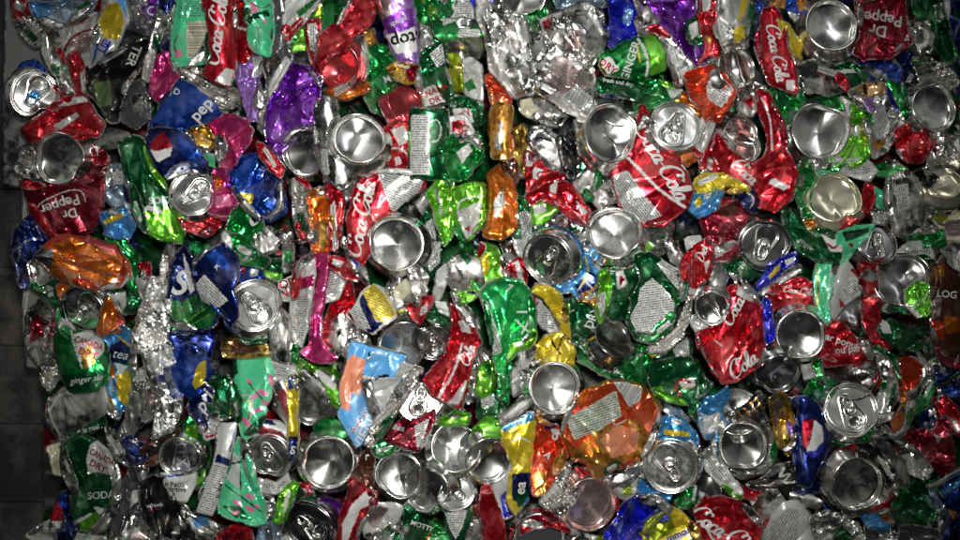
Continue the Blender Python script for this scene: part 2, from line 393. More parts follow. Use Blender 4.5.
    if not PP and not kw.get('L') and not kw.get('T') and col not in ('P', 'M', 'FS') and big > 17 and rng.random() < .8 and rag > .1:
        # printing the crush has left showing: a panel of small print, a stripe, a bare fold
        ca_, sa_ = math.cos(ang), math.sin(ang); A_ = np.array([ca_, sa_]); N_ = np.array([-sa_, ca_]); ex = float(np.abs((B-c)@A_).max()); ny_ = float(np.abs((B-c)@N_).max())
        for q_ in range(1 + int(big > 30)):
            u0 = rng.uniform(-.8, .1)*ex; u1 = u0+rng.uniform(.45, .9)*ex; v0 = rng.uniform(-.9, .5)*ny_; v1_ = v0+rng.uniform(.25, .6)*ny_; sk = rng.uniform(-.3, .3)*ny_
            cc = [c+A_*u0+N_*v0, c+A_*u1+N_*(v0+sk), c+A_*(u1+rng.uniform(-2, 2))+N_*(v1_+sk), c+A_*u0+N_*v1_]
            kind_ = rng.random(); metal = isinstance(col, tuple) or col in ('S', 'DS', 'WS', 'CR', 'W', 'SB')
            pc_ = (['DS', 'WS', 'WS', 'DG'][rng.integers(0, 4)] if metal else (['W', 'S', 'WS', 'DS', 'S'][rng.integers(0, 5)]))
            PP.append((pc_, ' '.join('%.1f,%.1f' % tuple(x_) for x_ in cc), math.degrees(ang)) + ((1,) if pc_ in ('W', 'WS') and kind_ < .75 else (0,)))
    for p in PP:
        pc, pp = p[0], chaikin(pts(p[1])); a = math.radians(p[2]) if len(p) > 2 else 0; fpn = p[3] if len(p) > 3 else 0
        m = inside(pp, V2+wob[:, None]*.5); ic[m] = ink(pc)
        if fpn:
            dd = dist(pp, V2[m]); fpv[m] = np.where(dd > .9, fpn, 0); r = V2[m]-pp.mean(0)
            lpv[m, 0] = r[:, 0]*math.cos(a)+r[:, 1]*math.sin(a)+50; lpv[m, 1] = -r[:, 0]*math.sin(a)+r[:, 1]*math.cos(a)+50
        else: fpv[m] = 0
    if kw.get('trim', rng.random() < .10) and col not in ('W', 'WS', 'CR'):
        tr = rng.uniform(.5, 1.5); m = dist(B, V2)+np.abs(wob) < tr; ic[m] = ink('S'); fpv[m] = 0
    for l in kw.get('L', []):
        lc, lw, lpx = l; P = pts(lpx); Q = []
        n = len(P)
        for i in range(n-1):
            p0 = P[max(i-1, 0)]; p1 = P[i]; p2 = P[i+1]; p3 = P[min(i+2, n-1)]
            for t in np.linspace(0, 1, 5)[:-1]: Q.append(.5*((2*p1)+(-p0+p2)*t+(2*p0-5*p1+4*p2-p3)*t*t+(-p0+3*p1-3*p2+p3)*t**3))
        Q.append(P[-1]); m = dist(np.array(Q), V2, False) < lw/2; ic[m] = ink(lc); fpv[m] = 0
    XYZ = world(V2[:, 0], V2[:, 1], z+Hh)
    Vs = [XYZ]; Fs = F; off = len(XYZ); ics = [ic]; fps = [fpv]; lps = [lpv]; nlip = 0
    if kw.get('lip', 1) and rag > .1:
        for _ in range(1 + int(big > 40)):
            n_ = int(len(B)*rng.uniform(.10, .26)); i0 = rng.integers(0, len(B)); ii = (i0+np.arange(n_)) % len(B)
            if n_ < 6: continue
            bb = B[ii]; nn = nrm[ii]; t_ = np.linspace(0, math.pi, n_); env = np.sin(t_)**.5
            hb = height(bb-nn*1.6); wv = np.interp(np.arange(n_), np.sort(rng.uniform(0, n_, 6)), rng.uniform(-.8, .8, 6))
            wd_ = rng.uniform(.3, 1.1); lc_ = ['S', 'DS', col][rng.integers(0, 3)]; rise = rng.uniform(1., 3.4)
            rows = [(0.4, -2.2), (.5+wd_*.4+wv, .6*rise), (-.2-wd_*.3+wv, rise+.4), (-.8-wd_+wv*.6, .4*rise), (-1.2-wd_+wv*.5, -1.2)]
            for a_, z_ in rows:
                q_ = bb+nn*(a_*env)[:, None]
                Vs.append(world(q_[:, 0], q_[:, 1], z+hb+z_*env-(1-env)*1.5))
            for r_ in range(4):
                for i in range(n_-1):
                    a0 = off+r_*n_+i; b0 = a0+1; c0 = b0+n_; d0 = a0+n_; LF.append([a0, b0, c0]); LF.append([a0, c0, d0])
            k5 = 5*n_; off += k5; ics.append(np.tile(np.array(ink(lc_)), (k5, 1))); fps.append(np.zeros(k5)); lps.append(np.zeros((k5, 3)))
        Fs = Fs + LF
    for t in kw.get('T', []):
        g, gf, gc = lettering(t)
        ok = inside(B, g) & (dist(B, g) > .8)
        gf = [[i+off for i in f] for f in gf if all(ok[i] for i in f)]
        hh = height(g)+.42
        Vs.append(world(g[:, 0], g[:, 1], z+hh)); Fs = Fs+gf; off += len(g)
        ics.append(np.tile(np.array(gc), (len(g), 1))); fps.append(np.zeros(len(g))); lps.append(np.zeros((len(g), 3)))
    V = np.vstack(Vs); 
    fa = np.array([f for f in Fs if len(f) == 3], np.int32)
    # orient towards the camera: front faces must point to -Y
    org = world(np.array([c[0]]), np.array([c[1]]), z)[0]
    A = {'ink': ('FLOAT_COLOR', np.vstack(ics)), 'fp': ('FLOAT', np.concatenate(fps)), 'lp': ('FLOAT_VECTOR', np.vstack(lps))}
    nf = len(f1); a_, b_, c_ = V[fa[:nf, 0]], V[fa[:nf, 1]], V[fa[:nf, 2]]
    if np.cross(b_-a_, c_-a_)[:, 1].mean() > 0: fa[:nf+len(f2)] = fa[:nf+len(f2), ::-1]
    ft = fa[nf+len(f2):]
    if len(ft):
        nn = np.cross(V[ft[:, 1]]-V[ft[:, 0]], V[ft[:, 2]]-V[ft[:, 0]])[:, 1]; ft[nn > 0] = ft[nn > 0][:, ::-1]; fa[nf+len(f2):] = ft
    o = mesh_obj(name, V-org, fa, [PRINTED], None, A, sharp=24); o.location = Vector(org)
    return o

ALT = {'G': ['LG', 'DG', 'S', 'WS', 'G'], 'DG': ['G', 'S', 'LG', 'DG', 'WS'], 'LG': ['G', 'LG', 'S'], 'R': ['R', 'DR', 'S', 'WS', 'R'], 'DR': ['DR', 'S', 'R'], 'S': ['S', 'DS', 'DS', 'G', 'R', 'DG'], 'DS': ['S', 'DS', 'DB'],
 'B': ['NB', 'B', 'S'], 'NB': ['B', 'NB', 'S'], 'WS': ['S', 'DS', 'R'], 'O': ['RO', 'AM', 'S'], 'RO': ['O', 'AM', 'S'], 'AM': ['O', 'S'], 'MT': ['MT', 'S', 'DG'], 'P': ['P', 'S'], 'Y': ['YG', 'GD', 'S'], 'K': ['DB', 'K', 'S']}
def flaps(spec):
    # the torn or folded edges of a can wall that stand proud of it
    col, poly, z, kw = spec; P0 = pts(poly); big = math.sqrt(poly_area(P0)); rng = np.random.default_rng(int(P0.sum()*7) % 99991)
    if big < 24 or col == 'FS' or kw.get('rag', 1) < .5: return []
    B = resample(P0, 2.); c = B.mean(0); out = []
    for _ in range(1 + int(big > 34) + int(big > 50) ):
        L_ = min(55., rng.uniform(.55, 1.05)*big); n = max(6, int(L_/2)); i0 = int(rng.integers(0, len(B))); idx = (i0+np.arange(n)) % len(B); A = B[idx]
        # straighten the run of outline a little so that it reads as one stiff fold
        t = np.linspace(0, 1, n)[:, None]; A = A*.45 + (A[0]*(1-t)+A[-1]*t)*.55
        d_ = A[-1]-A[0]; d_ = d_/max(1e-6, np.hypot(*d_)); nn = np.array([-d_[1], d_[0]]); 
        if (A[n//2]-c)@nn < 0: nn = -nn
        wmax = rng.uniform(2.2, 5.0); env = np.sin(np.linspace(.12, math.pi-.12, n))**.7*wmax; skew = rng.uniform(-.4, .4); env = env*(1+skew*np.linspace(-1, 1, n)); o_ = rng.uniform(-.6, .3)*wmax
        q = np.vstack([A+nn*(o_+env)[:, None], (A+nn*(o_-env)[:, None])[::-1]])[::2]
        if len(q) < 6 or poly_area(q) < 30: continue
        m = q.mean(0)
        if any(np.hypot(m[0]-t_[1], m[1]-t_[2]) < max(9, t_[3]*1.3) for t_ in kw.get('T', [])): continue
        if any(np.hypot(m[0]-ex, m[1]-ey) < er*.95 for ex, ey, er, ez in ENDS): continue
        cs = ALT.get(col, ['S', 'DS']) if isinstance(col, str) else ['G', 'LG', 'S']
        f = body((cs[int(rng.integers(0, len(cs)))], ' '.join('%.2f,%.2f' % tuple(a) for a in q), z+kw.get('h', min(15., max(4., big*.2)))*.55+rng.uniform(0, 4), dict(h=rng.uniform(2, 4), lip=0, mode='cush', rag=.6, fold=math.degrees(math.atan2(d_[1], d_[0])), an=5, t=tuple(nn*rng.uniform(-.5, .5)), cr=.7)), None, 'torn_flap')
        out.append(f)
    return out

# ---------------------------------------------------------------- can ends
BASE = [(1.20,-.95,'w'),(1.24,-.80,'w'),(1.19,-.70,'w'),(1.245,-.58,'w'),(1.24,-.46,'w'),(1.20,-.36,'s'),(1.13,-.25,'s'),(1.06,-.15,'s'),(1.02,-.07,'s'),(1.005,-.02,'s'),(.985,.015,'s'),(.96,.022,'s'),(.935,.008,'s'),(.92,-.04,'s'),(.912,-.11,'s'),(.90,-.17,'s'),(.87,-.20,'s')]
LIDP = [(1.16,-.95,'w'),(1.21,-.82,'w'),(1.17,-.72,'w'),(1.21,-.60,'w'),(1.20,-.48,'w'),(1.15,-.34,'s'),(1.06,-.20,'s'),(1.0,-.13,'s'),(.99,-.10,'s'),(1.02,-.08,'s'),(1.03,-.04,'s'),(1.025,0,'s'),(1.0,.02,'s'),(.972,.012,'s'),(.957,-.03,'s'),(.945,-.12,'s'),(.93,-.19,'s'),(.91,-.215,'s'),(.89,-.20,'s'),(.88,-.14,'s'),(.868,-.105,'s'),(.85,-.095,'s')]
def end(spec, parent=None):
    kind, cx, cy, r, tx, ty, z, kw = spec; _seed[0] += 1; rng = np.random.default_rng(kw.get('seed', _seed[0]))
    tx += rng.uniform(-.11, .11); ty += rng.uniform(-.11, .11)
    Lw = kw.get('L', .95); col = kw.get('col', 'S'); inner = kw.get('ic', 'ES'); dm = kw.get('dm', 1.); M = 88 if kind == 'base' else 112
    prof = list(BASE if kind == 'base' else LIDP)
    prof = [(a, b*(Lw/.95) if c == 'w' and b < -.6 else b, c) for a, b, c in prof]
    if Lw < .6: prof = [p for p in prof if p[1] >= -.62]
    if kind == 'base': prof += [(q, -.20-.19*(1-(q/.87)**2), 'd') for q in np.linspace(.82, .03, 15)]
    else: prof += [(q, -.095, 'd') for q in np.linspace(.82, .03, 26)]
    n = len(prof); th = np.arange(M)/M*2*math.pi; V = []; I = []
    ph = rng.uniform(0, 6.28, 12); ov = rng.uniform(.01, .035)*dm; bend = rng.uniform(.01, .05)*dm
    pn = [(rng.uniform(0, 6.28), rng.uniform(.25, .6), rng.uniform(.05, .16)*dm) for _ in range(2)]
    wc = ink(col); sc = ink(kw.get('sc', inner)); dc = ink(inner)
    for k, (a, b, c) in enumerate(prof):
        back = max(0., (-b-.1)) if c != 'd' else 0
        rr = a*(1+ov*np.sin(2*th+ph[0])+ov*.5*np.sin(3*th+ph[1]))
        rr = rr + back*dm*(.10*np.sin(2*th+ph[2])+.07*np.abs(np.sin(3.5*th+ph[3]+b*3))+.05*np.abs(np.sin(6.5*th+ph[4]-b*4)) - .06)
        zz = b + bend*np.sin(2*th+ph[5])*(a/1.0) + back*.10*dm*np.sin(3*th+ph[6])
        for p0, pw, pa in pn:          # dents that push one side of the rim in
            dl = np.abs((th-p0+math.pi) % (2*math.pi)-math.pi); g = np.exp(-(dl/pw)**2)
            rr = rr - g*pa*min(1., a)**3*(1 if c != 'd' else .6); zz = zz - g*pa*.6*min(1., a)**2
        if c == 'd':
            x0 = a*np.cos(th); y0 = a*np.sin(th)
            zz = zz + dm*.03*np.sin(3.1*x0+ph[7])*np.sin(2.7*y0+ph[8]) - (.05*dm*np.exp(-((x0-.4*math.cos(ph[9]))**2+(y0-.4*math.sin(ph[9]))**2)/.05) if kind == 'base' and ph[10] < 3.5 else 0)
            if kind == 'lid':
                # pressed teardrop panel round the tab, with the pushed-in flap of the opening
                tt = np.clip((.40-y0)/.78, 0, 1); sd = np.hypot(x0, y0-(.40-.78*tt)) - (.20+.22*tt)
                zz = zz - .045*np.clip(-sd/.04+.5, 0, 1) + .03*np.exp(-(sd/.035)**2)
                if kw.get('mouth', 1):
                    sm = np.hypot(x0/1.12, y0+.44) - .235; zz = zz - np.clip(-sm/.035, 0, 1)*(.10+.28*np.clip(-y0-.2, 0, 1))
                zz = zz + .025*np.exp(-(((np.hypot(x0, y0+.02)-.20)/.03)**2))
            if kw.get('crease'): 
                ca = math.radians(kw['crease']); s = x0*math.cos(ca)+y0*math.sin(ca)-.15; zz = zz - .16*np.exp(-(s/.12)**2)*(1-a) + .05*np.exp(-((s-.25)/.15)**2)
        V.append(np.stack([rr*np.cos(th), rr*np.sin(th), zz], -1)); I.append(np.tile(np.array(wc if c == 'w' else sc if c == 's' else dc), (M, 1)))
    V = np.vstack(V)*r*.001; I = np.vstack(I); F = []
    mouth = kind == 'lid' and kw.get('mouth', 1)
    ids = np.arange(n*M).reshape(n, M); nx = np.roll(ids, -1, 1)
    F = np.stack([ids[:-1].ravel(), nx[:-1].ravel(), nx[1:].ravel(), ids[1:].ravel()], -1)
    F = [list(map(int, f)) for f in F]; 
    V = np.vstack([V, [[0, 0, V[-M:, 2].mean()]]]); I = np.vstack([I, [dc]]); cen = n*M
    F += [[int(ids[-1, i]), int(ids[-1, (i+1) % M]), cen] for i in range(M)]
    # inside bottom closes the shell
    V = np.vstack([V, [[0, 0, V[:M, 2].mean()]]]); I = np.vstack([I, [wc]]); cb = n*M+1
    F += [[int(ids[0, (i+1) % M]), int(ids[0, i]), cb] for i in range(M)]
    for t in kw.get('T', []):     # stamped or printed marks on a dome are left to the print material
        pass
    nz = Vector((tx, -math.sqrt(max(.05, 1-tx*tx-ty*ty)), -ty)).normalized()
    up = Vector((0, 0, 1)); X = up.cross(nz)*-1
    X = nz.cross(up)*-1; X = up.cross(nz); X.normalize(); Y = nz.cross(X)
    ra = math.radians(kw.get('roll', 0)); Xr = X*math.cos(ra)-Y*math.sin(ra); Yr = nz.cross(Xr)
    org = world(np.array([cx]), np.array([cy]), z)[0]
    Mx = Matrix(((Xr.x, Yr.x, nz.x, org[0]), (Xr.y, Yr.y, nz.y, org[1]), (Xr.z, Yr.z, nz.z, org[2]), (0, 0, 0, 1)))
    o = mesh_obj(kind, V, F, [SPUN if kind == 'base' else ROLLED], None, {'ink': ('FLOAT_COLOR', I)}); o.matrix_world = Mx
    if kind == 'lid' and kw.get('tab', 1):
        K = 36; s = r*.001; tv = []; tf = []
        t = np.arange(K)/K*2*math.pi
        def loop(cy_, w_, l_, sq):
            cs, sn = np.cos(t), np.sin(t); return np.stack([w_*np.sign(cs)*np.abs(cs)**sq, cy_+l_*np.sign(sn)*np.abs(sn)**sq], -1)
        def ringband(outer, inn, z0, th_):
            b = len(tv); 
            mid = (outer+inn)/2
            for L_, zz in ((outer, z0-th_), (outer, z0), (mid, z0+th_*1.3), (inn, z0), (inn, z0-th_)): tv.extend([(a[0]*s, a[1]*s, (zz+max(0, a[1])*.10)*s) for a in L_])
            for k in range(4):
                for i in range(K): tf.append([b+k*K+i, b+k*K+(i+1) % K, b+(k+1)*K+(i+1) % K, b+(k+1)*K+i])
        z0 = .02
        ringband(loop(.15, .20, .37, .75), loop(.335, .125, .125, .85), z0, .035)
        ringband(loop(-.02, .165, .15, 1.), loop(-.02, .115, .11, 1.), z0+.035, .04)
        # rivet
        b = len(tv); pr = [(.085, -.09), (.085, .06), (.06, .08), (.0, .085)]
        for a, h_ in pr: tv.extend([(a*math.cos(q)*s, (-.02+a*math.sin(q))*s, h_*s) for q in t])
        for k in range(3):
            for i in range(K): tf.append([b+k*K+i, b+k*K+(i+1) % K, b+(k+1)*K+(i+1) % K, b+(k+1)*K+i])
        tc_ = np.tile(np.array(ink(kw.get('tabc', 'S'))), (len(tv), 1))
        tb = mesh_obj('tab', np.array(tv), tf, [PRINTED], None, {'ink': ('FLOAT_COLOR', tc_)}); tb.parent = o
        tb.location = (0, 0, 0)
    return o

# ---------------------------------------------------------------- things
LABELS = set()
def b(col, poly, z=20, **kw): return ('b', (col, poly, z, kw))
def base(cx, cy, r, tx=0, ty=0, z=30, **kw): return ('e', ('base', cx, cy, r, tx, ty, z, kw))
def lid(cx, cy, r, tx=0, ty=0, z=30, **kw): return ('e', ('lid', cx, cy, r, tx, ty, z, kw))
QUEUE = []; ENDS = []
def can(label, *parts, cat='can', name='crushed_can', group=GROUP):
    QUEUE.append((label, parts, cat, name, group))
    for k, s in parts:
        if k == 'e': ENDS.append((s[1], s[2], s[3], s[6]))
def build_all():
    for q in QUEUE: build(*q)
def build(label, parts, cat, name, group):
    obs = [body(s) if k == 'b' else end(s) for k, s in parts]
    for k, s in parts:
        if k == 'b' and name == 'crushed_can': obs += flaps(s)
    if len(obs) == 1:
        o = obs[0]; o.name = name; o.data.name = name
    else:
        o = bpy.data.objects.new(name, None); C.objects.link(o); o.empty_display_size = .01
        p = obs[0].matrix_world.translation if parts[0][0] == 'e' else obs[0].location
        o.location = Vector(p); bpy.context.view_layer.update()
        for c in obs:
            mw = c.matrix_world.copy(); c.parent = o; c.matrix_parent_inverse = Matrix.Translation(-Vector(p)); 
    o['label'] = label; o['category'] = cat
    if group: o['group'] = group
    if label in LABELS: print('DUPLICATE LABEL', label)
    n = len(label.split())
    if not 4 <= n <= 16: print('LABEL LENGTH', n, label)
    LABELS.add(label)
    return o
WORLD, FLASH, AMB, EXPO = 0.42, 44.0, 0.7, 0.0
# ---- top left
can('blue and silver crumpled can with pale lettering at the top left corner', b('SB','26,-6 34,18 49,28 62,29 75,23 92,10 99,-6',34,cr=1.1,P=[('LB','32,4 48,2 52,12 44,20 35,14',-15,1),('G','76,8 88,0 92,4 82,16 78,14'),('SB','50,4 72,0 70,14 56,20',-20,1)],L=[('B',1.6,'30,2 38,20 52,26')]))
can('small red can scrap above the pleated silver neck at the top left edge', b('R','11,-6 24,-6 33,13 27,20 14,21',24,h=5))
can('pleated silver can neck beneath the red scrap in the top left corner', b('S','15,20 31,14 43,32 46,47 34,47 22,35',20,ridge=[(60,6,2.2)],cr=.4))
can('thick curved silver can wall bent like a letter C near the top left', b('S','44,33 56,29 62,36 58,48 66,64 76,84 78,94 66,92 52,72 43,52',28,cr=.35,h=9), b('R','52,84 60,88 68,95 60,95',22,h=3))
can('silver can with a bar code and a curved red rim line near the top left', b('WS','56,26 76,20 96,14 98,30 92,60 78,68 66,56 60,42',22,P=[('W','62,28 74,24 78,34 66,38',-25,2),('SP','66,44 80,34 92,32 90,52 74,56',-10,1)],L=[('DR',2.2,'64,52 70,40 82,32 96,29')]))
can('narrow red strip with white small print beside the black can lettered TER', b('R','68,55 78,52 84,66 86,84 84,102 76,96 72,78',30,h=5,P=[('W','80,72 85,70 86,94 82,92',80,1)]))
can('yellow and white can folded into a point with blue lettering near the top left', b('WS','98,20 106,-4 126,-6 128,20 119,42 104,62 97,68 90,66 94,40',40,cr=.9,P=[('Y','98,24 106,4 120,2 124,20 119,40 104,38'),('SK','110,-6 128,-6 126,18 121,6'),('SB','92,46 102,42 98,66 90,66')],L=[('RB',2.5,'98,44 94,58'),('G',2.5,'96,54 93,62'),('RB',2.5,'110,42 104,54')],T=[('UP',104,46,8,-60,'RB','b')]))
can('black can with white letters TER and green small print near the top left', b('K','88,72 108,54 128,46 146,40 148,48 141,66 128,84 121,100 118,122 108,120 98,104 88,92',36,h=12,P=[(( .06,.16,.03,.2),'94,84 110,80 112,104 98,108',75,1),('K','112,84 122,78 118,96 112,96')],T=[('TER',134,56,9,112,'W','b')]))
can('silver and black crumpled scrap below the black can lettered TER', b('DB','118,98 128,86 142,80 148,98 150,118 136,128 122,122',24,P=[('S','130,96 142,92 146,108 134,112')]))
can('black can with grey specks beside the yellow folded can at the top', b('DB','124,-6 142,-6 147,14 147,34 134,30 122,26 128,12',30,P=[('DS','130,2 138,0 142,14 134,16',0,1)]))
can('small purple can scrap with a white letter C at the top edge', b('P','140,-6 158,-6 156,10 150,18 143,12',34,h=7,T=[('C',151,11,9,-20,'W','b')]))
can('dark crushed can under the small purple scrap', b('DB','146,14 160,10 170,22 164,44 152,40 146,30',26))
can('twisted bright silver strip running down from the green tea can', b('S','160,16 168,20 164,32 156,46 151,66 148,82 142,78 146,56 152,34',42,h=5,cr=1.3,rag=1.2))
can('magenta crumpled can between the twisted silver strip and the blue can', b('M','156,58 166,52 176,62 178,78 170,90 160,104 152,98 150,80',34))
can('silver can with a bright blue pull tab near the left edge', b('B','13,74 22,64 36,60 46,70 42,80 24,80',22,h=7), lid(35,94,22,.38,.12,30,roll=-155,tabc='LB',L=.7,dm=1.6))
can('red crumpled can lying above the dented silver base near the left edge', b('R','21,128 34,118 52,108 72,98 84,96 94,110 104,126 98,136 76,138 58,134 40,140 30,142',36,cr=1.1,P=[('WS','52,126 76,112 80,116 60,130')]))
can('deep red can crushed on the right of the dented silver base', b('DR','88,146 102,148 110,158 106,176 96,186 88,170',24,P=[('W','94,146 99,146 98,156')]))
can('narrow silver can seen side on above the green can with soda lettering', b('DS','84,138 108,128 128,134 128,144 108,148 92,150',22,cyl=-14,cr=.4))
can('red can with an oval emblem hanging under the dented silver base', b('DR','19,180 36,183 66,186 92,176 106,168 105,190 100,215 92,232 66,238 48,238 36,216 26,196',32,h=13,L=[('W',1.3,'46,224 37,214 40,204 54,196 72,190 82,192 86,202')],T=[('Pepper',60,205,10,163,'W','b'),('Dr',70,214,9,163,'W','b')],P=[('WS','46,208 47,206 46,207')]), base(59,160,25,.05,.02,40,dm=1.8,L=.8,col='S'), b('DS','20,148 32,144 40,160 40,178 26,178 16,168',30,h=8))
# ---- top, second block
can('dark blue and silver can behind the green tea can with the bar code', b('NB','160,-4 180,-4 178,20 172,44 170,62 162,50 158,20',22,P=[('S','166,14 176,4 174,24 168,40')]))  # dark blue reflection band put into the body ink
can('mint green tea can with a large bar code at the top', b('MT','178,-6 206,-6 208,22 211,54 205,63 190,67 172,66 171,46',36,h=12,cr=.35,t=(.05,.05),P=[('CR','187,22 207,21 210,54 187,58',90,2),('MT','182,0 204,0 205,17 184,19',0,1),('PK','174,50 181,49 183,56 175,58')],L=[('BR',.9,'178,36 174,44 176,52')]))
can('silver ribbed can wall under the mint tea can', b('S','174,66 198,68 220,80 238,92 240,104 226,112 208,104 188,86',26,ridge=[(120,7,1.8)],cr=.6))
can('tall red can with flowing white script beside the mint tea can', b('R','203,-6 234,-6 235,40 235,78 230,87 215,84 200,74 213,56 210,40 208,20',40,h=11,cr=.45,cyl=88,P=[('WS','226,68 234,70 230,86 214,81')],T=[('Coca-Cola',217,30,15.5,-82,'W','s')]))
can('red can with a dark open fold behind the tall script can', b('R','232,-6 248,-6 250,26 252,52 246,62 236,60',26,P=[('W','236,26 247,28 247,31 236,29')]))
can('mint strip with pink blossoms at the top between red and grey cans', b('MT','244,-6 270,-6 273,14 273,40 269,56 259,53 250,46 249,24',36,h=7,cr=.4,t=(.1,0),P=[('DG','250,14 268,10 270,16 251,20'),('MT','254,26 262,26 262,46 254,44',88,1)],L=[('PK',5,'252,4 256,10'),('PK',4,'252,12 253,8'),('PK',3,'264,20 266,22'),('BR',1,'247,0 262,8 270,4')]))
can('dark grey column of crushed can with small print strip near the top', b('DB','271,-6 283,-6 285,38 292,58 284,74 270,92 262,64 273,44',30,P=[('K','262,64 274,48 280,60 268,80')]), b('WS','269,88 276,72 286,57 292,64 282,82 270,99',34,h=3,P=[('W','271,88 286,60 290,64 271,96',-60,1)]))
can('lavender can tapering downward with a pale panel near the top', b('LP','234,56 246,54 262,55 265,66 259,80 257,96 258,122 249,122 242,92 235,78',34,P=[('WS','252,57 262,56 263,72 255,79',85,1)],T=[('citrus',243,70,5,82,'LP','i')]))
can('dark silver folded scrap between the lavender can and the purple foil', b('S','258,94 268,88 276,100 268,118 266,136 258,128',22,cr=1.4,P=[('DB','262,100 268,98 268,112')]))
can('bright purple crumpled foil can beside the round silver bases', b('P','293,64 310,67 320,79 318,98 320,122 300,128 290,140 285,158 274,152 266,140 264,116 272,98 281,86',36,h=13,cr=1.25))
can('white and silver can with a red stripe folded to a point at the top', b('WS','283,-6 322,-6 314,10 300,26 288,43 284,22',34,h=6,P=[('R','284,32 301,16 304,22 289,42'),('G','296,12 318,-4 322,-4 300,18')],L=[('W',1,'286,36 302,20')]))
can('lime green can scrap at the top beside the red folded can', b('LG','306,12 322,2 322,24 306,50 292,52 290,44 300,26',26,P=[('YG','314,6 322,2 320,20')]))
can('red can edge with a white nutrition panel left of the bent red can', b('R','304,20 320,18 322,50 320,78 312,66 306,44',30,h=6,P=[('W','307,24 317,23 318,52 310,50',88,1)]))
can('bright red can bent into an arch over a reddish round base', b('R','320,34 338,24 348,8 352,-6 372,-6 377,14 370,26 352,37 346,52 330,56 320,74 314,62',42,h=13,cr=.8,P=[('WS','320,16 326,-2 346,-4 342,6 324,22',-30,2)]), base(336,66,23,-.12,.42,34,ic='LR',dm=1.3), b('O','324,90 346,84 358,68 368,70 369,90 350,100 332,98',26,h=8))  # the dome's red reflection is put into its end colour
can('silver crushed neck right of the arched red can', b('S','352,40 362,36 368,56 366,76 354,88 348,74',30,cr=.7,cyl=80))
can('amber can scrap between the arched red can and the purple lettered can', b('AM','360,30 374,28 378,44 366,46',24,h=5))
can('purple and white can with bold black upside down lettering at the top', b('LP','373,-6 411,-6 415,20 418,54 417,64 398,62 390,48 384,24',40,h=12,cr=.5,cyl=80,P=[('SP','373,-4 390,-4 392,14 382,20'),('P','382,20 398,10 413,8 414,28 388,34'),('W','386,35 400,32 415,26 418,52 396,54')],T=[('utopia',402,41,13,166,'K','b'),('punch',399,22,5,155,'W','b')]))
can('small folded can with gold and dark red faces under the purple lettered can', b('GD','387,68 396,62 418,65 421,82 408,84 393,77',42,h=5,P=[('DR','404,64 420,66 421,83 408,82'),('CR','394,63 410,66 410,69 394,66')]))
can('dark green can scrap at the top right of the purple lettered can', b('G','410,-6 426,-6 432,20 440,42 430,42 418,24',26), b('S','416,22 430,28 438,44 428,54 418,52',30,h=6))
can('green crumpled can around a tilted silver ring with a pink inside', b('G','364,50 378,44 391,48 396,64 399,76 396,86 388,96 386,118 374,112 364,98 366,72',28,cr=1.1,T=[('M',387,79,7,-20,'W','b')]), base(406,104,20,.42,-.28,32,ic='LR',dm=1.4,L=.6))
can('dark green ginger ale can with a white bar label near the top middle', b('DG','418,56 438,42 446,46 444,66 450,84 452,104 424,106 419,84',36,P=[('W','429,54 442,43 445,62 437,68',-40,1),('W','420,90 434,84 446,102 426,106')],T=[('CANADA',431,92,6,-22,'R','b'),('DRY',437,99,6,-22,'R','b')]))
can('dark green can with a tall white nutrition strip and a white ring mark', b('DG','411,108 430,109 449,111 449,150 448,176 430,179 410,176 410,140',44,h=9,cr=.3,cyl=90,P=[('W','411,114 429,114 430,175 410,174',0,1)],L=[('W',1.4,'430,122 437,120 441,128 438,140 430,142')]), b('S','411,106 430,106 449,109 449,112 430,111 411,110',47,h=1.5,cr=.1,soft=0,rag=0))
can('red can with white ribbon stripe left of the green can with nutrition strip', b('R','384,128 394,116 411,112 411,174 400,172 388,166 384,148',36,h=7,P=[('WS','390,130 404,124 411,140 400,146'),('WS','394,158 400,156 402,164 396,166')],L=[('W',2,'388,150 398,148 410,156')]))
can('bright green can band above an upturned silver base near the top middle', b('G','432,22 444,18 462,20 484,20 484,36 462,36 446,40 436,36',40,h=7,cr=.3,cyl=0), base(462,47,21,-.05,.55,34,L=.5))
can('green crumpled can with a shiny face at the top middle edge', b('G','426,-6 458,-6 452,12 440,20 430,20',32,cr=1.1))
can('pale can panel covered with small print at the top middle edge', b('W','454,-6 472,-6 475,20 452,21',28,h=4,P=[('W','455,-4 471,-4 473,18 454,18',0,1)]))
can('blue lettered can scrap at the top middle edge', b('RB','470,-6 492,-6 492,8 484,14 474,8',36,h=5,L=[('W',2,'476,2 484,6 490,0')]))
can('yellow green can scrap under the upturned silver base near the top middle', b('YG','444,46 456,48 461,64 464,92 454,90 445,66',30))
can('pale silver folded scraps left of the big silver foil', b('WS','458,64 470,58 482,66 482,100 470,100 461,86',26,cr=1.4,P=[('G','464,84 472,78 476,88 468,92')]))
can('green and white ginger ale can seen edge on near the top middle', b('DG','452,94 468,98 482,104 482,124 466,124 450,112',36,h=6,P=[('W','452,108 470,108 474,122 456,124')],T=[('DRY',462,116,7,-30,'R','b')]))
